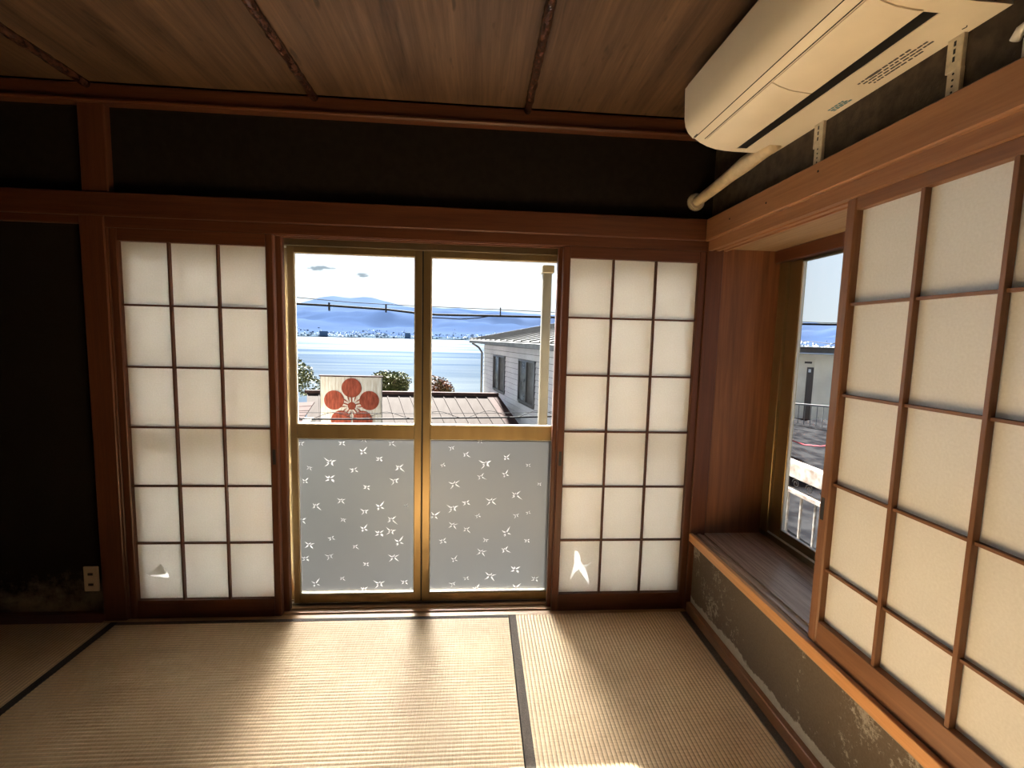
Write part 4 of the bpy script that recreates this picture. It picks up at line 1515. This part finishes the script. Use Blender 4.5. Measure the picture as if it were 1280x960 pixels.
UL, UR = -2.45, 6.3
hbox('wall_core', UL + .02, UR, -5.0, 1.10, -3.5, -0.004, M['gutter'])  # dark core showing between boards stands in for their shadow lines
z = 1.085
k = 0
wins = [(-0.832, 0.70, -0.366, 0.786), (2.19, 3.62, -0.355, 0.786)]
while z > -3.0:
    z0 = z - 0.138
    # interrupt the boards at the windows
    segs = [(UL, UR)]
    for (a, b, c, d) in wins:
        if z0 < d and z > c:
            ns_ = []
            for s0, s1 in segs:
                if s0 < a < s1:
                    ns_ += [(s0, a), (b, s1)]
                else:
                    ns_.append((s0, s1))
            segs = ns_
    for s0, s1 in segs:
        pts = [hp(s0, z0, 0.0), hp(s1, z0, 0.0), hp(s1, z0, 0.022), hp(s0, z0, 0.022)]
        top_ = [hp(s0, z - .004, 0.0), hp(s1, z - .004, 0.0), hp(s1, z - .004, 0.006), hp(s0, z - .004, 0.006)]
        mb = MB()
        a_ = [mb.bm.verts.new(p) for p in pts]
        b_ = [mb.bm.verts.new(p) for p in top_]
        mb.bm.faces.new(a_)
        mb.bm.faces.new(b_[::-1])
        for i in range(4):
            mb.bm.faces.new((a_[i], a_[(i + 1) % 4], b_[(i + 1) % 4], b_[i]))
        mb.build('siding_board', M['siding'], nh, P0)
    z -= 0.15
    k += 1
for (a, b, c, d) in wins:
    hbox('window_pane', a + 0.04, (a + b) / 2 - .02, c + .04, d - .04, -0.01, 0.0, M['win_glass'])
    hbox('window_pane', (a + b) / 2 + .02, b - .04, c + .04, d - .04, -0.02, -0.012, M['win_light'])
    f = MB()
    for (u0, u1, z0, z1) in ((a, b, d - .05, d + .0), (a, b, c, c + .05), (a, a + .05, c, d), (b - .05, b, c, d), ((a + b) / 2 - .03, (a + b) / 2 + .03, c, d)):
        f.prism([hp(u0, z0, -.02), hp(u1, z0, -.02), hp(u1, z0, .045), hp(u0, z0, .045)], (0, 0, z1 - z0))
    f.build('window_frame', M['win_frame'], nh, P0)
# roof: low pitch rising away from the eave
EO = 0.5
ue0, ue1 = -2.75, 6.6


def rf(u, s, up=0.0):
    return hp(u, 1.27 + 0.20 * s + up, EO - s)


npan = 14
for k in range(npan):
    a, b = ue0 + (ue1 - ue0) * k / npan, ue0 + (ue1 - ue0) * (k + 1) / npan
    MB().prism([rf(a + .01, 0), rf(b - .01, 0), rf(b - .01, 3.6), rf(a + .01, 3.6)], (0, 0, -0.03)).build('roof_panel', M['roof_grey'], nh, P0)
    MB().prism([rf(a - .015, 0), rf(a + .015, 0), rf(a + .015, 3.6), rf(a - .015, 3.6)], (0, 0, 0.03)).build('standing_seam', M['roof_grey'], nh, P0)
MB().prism([rf(ue0, -0.02, -.03), rf(ue1, -0.02, -.03), rf(ue1, 0.05, -.02), rf(ue0, 0.05, -.02)], (0, 0, -0.10)).build('gutter', M['gutter'], nh, P0)
MB().prism([rf(ue0 - .03, 0, .03), rf(ue0 + .03, 0, .03), rf(ue0 + .03, 3.6, .03), rf(ue0 - .03, 3.6, .03)], (0, 0, -0.10)).build('verge_board', M['gutter'], nh, P0)
MB().prism([rf(ue0, 0.05, -.06), rf(ue1, 0.05, -.06), hp(ue1, 1.12, -.05), hp(ue0, 1.12, -.05)], (0, 0, 0.02)).build('soffit', M['siding'], nh, P0)
MB().tube([hp(UL - .2, 1.13, 0.42), hp(UL - .06, 0.98, 0.2), hp(UL - .04, 0.8, 0.08), hp(UL - .04, -1.5, 0.08)], 0.035, 8).build('downpipe', M['gutter'], nh, P0, smooth=True)

# ---- trees
def tree(loc, r, h, lab, mat, n, trunk_z, seed):
    t = thing('tree', loc, lab, 'tree')
    rr = random.Random(seed)
    L = Vector(loc)
    bm = bmesh.new()
    blobs = [(Vector((rr.uniform(-.55, .55) * r, rr.uniform(-.5, .5) * r, rr.uniform(-.45, .5) * h)), rr.uniform(.42, .62)) for _ in range(11)] + [(Vector((0, 0, 0.25 * h)), 0.7)]
    for _ in range(n):
        c, s = blobs[rr.randrange(len(blobs))]
        v = Vector((rr.gauss(0, 1), rr.gauss(0, 1), rr.gauss(0, 1))).normalized() * (rr.uniform(0.72, 1.03))
        p = c + Vector((v.x * r * s, v.y * r * s, v.z * h * s * 0.8))
        a = Vector((rr.uniform(-1, 1), rr.uniform(-1, 1), rr.uniform(-.5, .5))).normalized()
        b = a.cross(Vector((rr.uniform(-1, 1), rr.uniform(-1, 1), rr.uniform(-1, 1)))).normalized()
        k = rr.uniform(0.05, 0.10)
        vs = [bm.verts.new(p + a * k), bm.verts.new(p + b * k * .5), bm.verts.new(p - a * k), bm.verts.new(p - b * k * .5)]
        bm.faces.new(vs)
    me = bpy.data.meshes.new('crown')
    bm.to_mesh(me)
    bm.free()
    me.materials.append(mat)
    o = bpy.data.objects.new('crown', me)
    COL.objects.link(o)
    o.parent = t
    o['kind'] = 'stuff'
    br = MB()
    br.tube([(0, 0, trunk_z), (0.05, 0, -h * .4), (0, 0, 0.2 * h)], 0.1, 8, radii=[0.16, 0.11, 0.04])
    for k in range(5):
        a = rr.uniform(0, 6.28)
        br.tube([(0, 0, -h * .35 + k * .1), (math.cos(a) * r * .35, math.sin(a) * r * .35, 0.05 * h), (math.cos(a) * r * .6, math.sin(a) * r * .6, 0.35 * h)], .04, 6, radii=[.06, .035, .015])
    br.build('trunk', M['bark'], t)
    return t


tree((-10.1, 25, -1.0), 1.75, 1.45, 'dense green tree at the left edge of the glass doors', M['leaf'], 7500, -5, 1)
tree((-4.85, 25, -1.35), 1.22, 1.05, 'rounded olive green tree just behind the painted sign', M['leaf'], 6500, -5, 2)
tree((-2.05, 25, -1.75), 0.85, 1.15, 'small reddish autumn tree behind the tin roof ridge', M['leaf_red'], 2800, -5, 3)
tree((-7.35, 25, -1.85), 0.8, 0.9, 'low green tree top between the left tree and the sign', M['leaf'], 2200, -5, 4)

# ---- tan post just outside the glass
OPp = (0.352, 2.452, -3.0)
t = thing('metal_post', OPp, 'tan metal post standing just outside the right glass door', 'post')
MB().box((0.329, 2.43, -3.1), (0.376, 2.475, 1.695), 0.004).build('pole', M['pipe'], t, OPp)
MB().box((0.322, 2.40, 1.675), (0.383, 2.48, 1.715), 0.004).build('bracket', M['alu_dark'], t, OPp)

# ---- overhead cables
def cable(name, pts, r, mat, lab, group='overhead wires across the view'):
    P = [Vector(p) for p in pts]
    o_ = P[len(P) // 2]
    o = MB().tube(P, r, 6).build(name, mat, None, o_, smooth=True)
    return tag(o, lab, 'cable', group)


cable('overhead_wire', [(-14, 6.2, 3.2), (-8, 5.6, 2.35), (-4, 5.2, 1.87), (-1.898, 5, 1.704), (-1.318, 5, 1.668), (-0.66, 5, 1.652), (0.182, 5, 1.640), (0.785, 5, 1.628), (2.5, 5.05, 1.612), (4.0, 5.1, 1.605), (9, 5.5, 1.70), (14, 6, 1.95)], 0.004, M['cable_thin'], 'thin topmost wire crossing the sky in front of the mountain')
o = cable('overhead_cable', [(-14, 6.2, 2.6), (-8, 5.6, 2.0), (-4, 5.2, 1.70), (-1.9, 5, 1.637), (-1.538, 5, 1.629), (-0.966, 5, 1.606), (-0.676, 5, 1.580), (-0.45, 5, 1.567), (0.013, 5, 1.570), (0.648, 5, 1.574), (0.9, 5, 1.575), (2.5, 5.05, 1.575), (4.0, 5.1, 1.585), (9, 5.5, 1.72), (14, 6, 2.0)], 0.013, M['cable'], 'thick black cable with small hangers in front of the mountain')
for x in (-1.55, -0.97, 0.23):
    MB().box((x - .006, 4.985, 1.575), (x + .006, 5.015, 1.66)).build('hanger', M['cable'], o, o.location)
MB().tube([(-0.5, 5, 1.535), (-0.2, 5, 1.527), (0.0, 5, 1.545), (0.12, 5, 1.568)], 0.006, 6).build('slack_loop', M['cable'], o, o.location)
cable('low_cable', [(-12, 6.3, 0.9), (-6, 6.1, 0.40), (-2.289, 6, 0.252), (-1.694, 6, 0.256), (-0.785, 6, 0.274), (-0.529, 6, 0.285), (0.459, 6, 0.306), (0.988, 6, 0.325), (1.45, 7.2, 0.36), (1.86, 8.7, 0.42)], 0.011, M['cable'], 'low black cable crossing the sign and the tin roof')
cable('low_wire', [(-12, 6.3, 1.0), (-6, 6.1, 0.50), (-2.289, 6, 0.335), (-0.785, 6, 0.340), (0.459, 6, 0.365), (0.988, 6, 0.385), (1.45, 7.2, 0.42), (1.86, 8.7, 0.50)], 0.0035, M['cable_thin'], 'thin wire running just above the low cable')
sp_ = []
x = -2.6
while x < 1.1:
    zz = 0.25 + (x + 2.289) / 3.277 * 0.072
    sp_.append((x, 6 + 0.03 * math.cos(x * 9), zz + 0.04 + 0.045 * math.sin(x * 9.5)))
    x += 0.06
cable('spiral_wire', sp_, 0.0035, M['cable'], 'wavy wire looped around the low cable')
cable('service_wire', [(10.22, 14.2, 1.20), (8.5, 11.6, 1.46), (6.2, 8.3, 1.42), (4.0, 5.0, 1.364), (2.9, 3.36, 1.45), (1.575, 1.38, 1.80)], 0.005, M['cable_thin'], 'thin sloping wire seen through the bay window')

# ---- white balcony railing outside the bay window
OB = (1.93, 2.5, 0.2)
br = thing('balcony_railing', OB, 'weathered white wooden railing with scrolls outside the bay window', 'railing')
MB().box((1.90, 0.3, 0.545), (1.955, 3.6, 0.640), 0.005).build('top_board', M['rail_white'], br, OB)
MB().box((1.90, 0.3, 0.448), (1.94, 3.6, 0.474), 0.003).build('lower_rail', M['rail_white'], br, OB)
MB().box((1.90, 0.3, -0.02), (1.94, 3.6, 0.01), 0.003).build('bottom_rail', M['rail_white'], br, OB)
y = 2.665
bal = None
yy = [2.64, 2.525, 2.41, 2.295, 2.18, 2.065, 1.95, 1.835, 1.72, 2.755, 2.87, 2.985, 3.1, 3.215]
for y in yy:
    if bal is None:
        bal = MB().box((1.911, -0.0065, 0.01), (1.924, 0.0065, 0.450), 0.002).build('baluster', M['rail_white'], br)
        for v in bal.data.vertices:
            v.co.x -= OB[0]
            v.co.z -= OB[2]
        bal.location = (0, y - OB[1], 0)
    else:
        inst(bal, br, (0, y - OB[1], 0))
for y in [1.9 + 0.115 * k for k in range(9)]:
    pts = []
    for k in range(22):
        a = k * 0.45
        r_ = 0.030 - 0.0011 * k
        pts.append((1.92, y + r_ * math.cos(a), 0.511 + r_ * math.sin(a)))
    MB().tube(pts, 0.0028, 5).build('scroll', M['iron'], br, OB)
# brackets carrying the railing back to the house
for y in (0.45, 2.35, 3.45):
    MB().box((1.56 if y < 2.3 else 1.15, y - 0.02, -0.04), (1.93, y + 0.02, -0.005)).build('bracket', M['iron'], br, OB)

# ---- house with a dark door across the yard, seen through the bay window
DD, DN, DP = Vector((0.8, -0.6, 0)), Vector((-0.6, -0.8, 0)), Vector((10.5, 14.0, 0))
dh = thing('house_with_dark_door', DP, 'cream sided house with a dark door seen through the bay window', 'house')


def dbox(name, u0, u1, z0, z1, o0, o1, mat):
    pts = [DP + DD * u0 + DN * o0 + Vector((0, 0, z0)), DP + DD * u1 + DN * o0 + Vector((0, 0, z0)), DP + DD * u1 + DN * o1 + Vector((0, 0, z0)), DP + DD * u0 + DN * o1 + Vector((0, 0, z0))]
    return MB().prism(pts, (0, 0, z1 - z0)).build(name, mat, dh, DP)


dbox('wall', -0.45, 5.0, -4.5, 1.05, -3.0, 0.0, M['cream'])
for k in range(22):
    dbox('siding_board', 0.29, 5.0, 0.88 - k * 0.1, 0.975 - k * 0.1, 0.0, 0.012, M['cream'])
dbox('door', -0.06, 0.125, -1.9, 0.66, -0.02, 0.02, M['door_dark'])
dbox('door_notice', -0.02, 0.05, 0.50, 0.60, 0.02, 0.03, M['town_w'])
dbox('door_post', 0.13, 0.28, -1.9, 0.98, 0.0, 0.05, M['cream'])
dbox('wall_lamp', -0.14, 0.06, 0.78, 0.84, 0.0, 0.10, M['iron'])
dbox('beam', -0.45, 5.0, 0.98, 1.08, 0.0, 0.12, M['cream'])
dbox('gutter', -0.7, 5.0, 1.12, 1.25, 0.25, 0.40, M['gutter'])
dbox('roof', -0.7, 5.0, 1.25, 1.30, -3.2, 0.42, M['roof_grey'])

# its deck railing
RD, RPt = Vector((0.8, -0.6, 0)), Vector((8.0, 10.5, 0))
gr = thing('grey_railing', RPt, 'grey metal balcony railing in front of the dark door', 'railing')


def gbox(name, u0, u1, z0, z1, w_, mat):
    n_ = Vector((0.6, 0.8, 0)) * w_
    a, b = RPt + RD * u0, RPt + RD * u1
    pts = [a + Vector((0, 0, z0)) - n_, b + Vector((0, 0, z0)) - n_, b + Vector((0, 0, z0)) + n_, a + Vector((0, 0, z0)) + n_]
    return MB().prism(pts, (0, 0, z1 - z0)).build(name, mat, gr, RPt)


gbox('top_rail', -0.8, 3.0, -0.10, -0.06, 0.02, M['rail_grey'])
gbox('bottom_rail', -0.8, 3.0, -0.96, -0.93, 0.015, M['rail_grey'])
for k in range(30):
    u = -0.75 + k * 0.125
    gbox('baluster', u, u + 0.016, -0.94, -0.09, 0.008, M['rail_grey'])
struct(MB().prism([RPt + RD * -1.2 + Vector((0, 0, -1.15)), RPt + RD * 4 + Vector((0, 0, -1.15)), DP + DD * 5 + Vector((0, 0, -1.15)), DP + DD * -1.2 + Vector((0, 0, -1.15))], (0, 0, 0.15)).build('roof_terrace', M['tarp']), 'dark terrace floor behind the grey railing')
# dark roofing nearer, with a red cord over it
rfm = thing('dark_flat_roof', (5.0, 6.6, -0.8), 'dark sheet covered flat roof below the grey railing', 'roof')
MB().prism([(3.6, 3.0, -0.85), (9.5, 5.0, -0.85), (9.0, 11.5, -0.55), (3.4, 7.6, -0.55)], (0, 0, -0.12)).build('roof_sheet', M['tarp'], rfm, (5.0, 6.6, -0.8))
MB().prism([(3.8, 3.4, -4.6), (9.0, 5.2, -4.6), (8.6, 10.8, -4.6), (3.7, 7.2, -4.6)], (0, 0, 3.7)).build('wall', M['siding'], rfm, (5.0, 6.6, -0.8))
cable('red_cord', [(4.6, 7.4, 0.0), (5.0, 7.034, -0.12), (5.0, 6.912, -0.165), (5.0, 6.638, -0.172), (5.0, 6.309, -0.119), (5.4, 5.6, 0.1)], 0.010, M['cord_red'], 'sagging red cord over the dark flat roof', group=None)
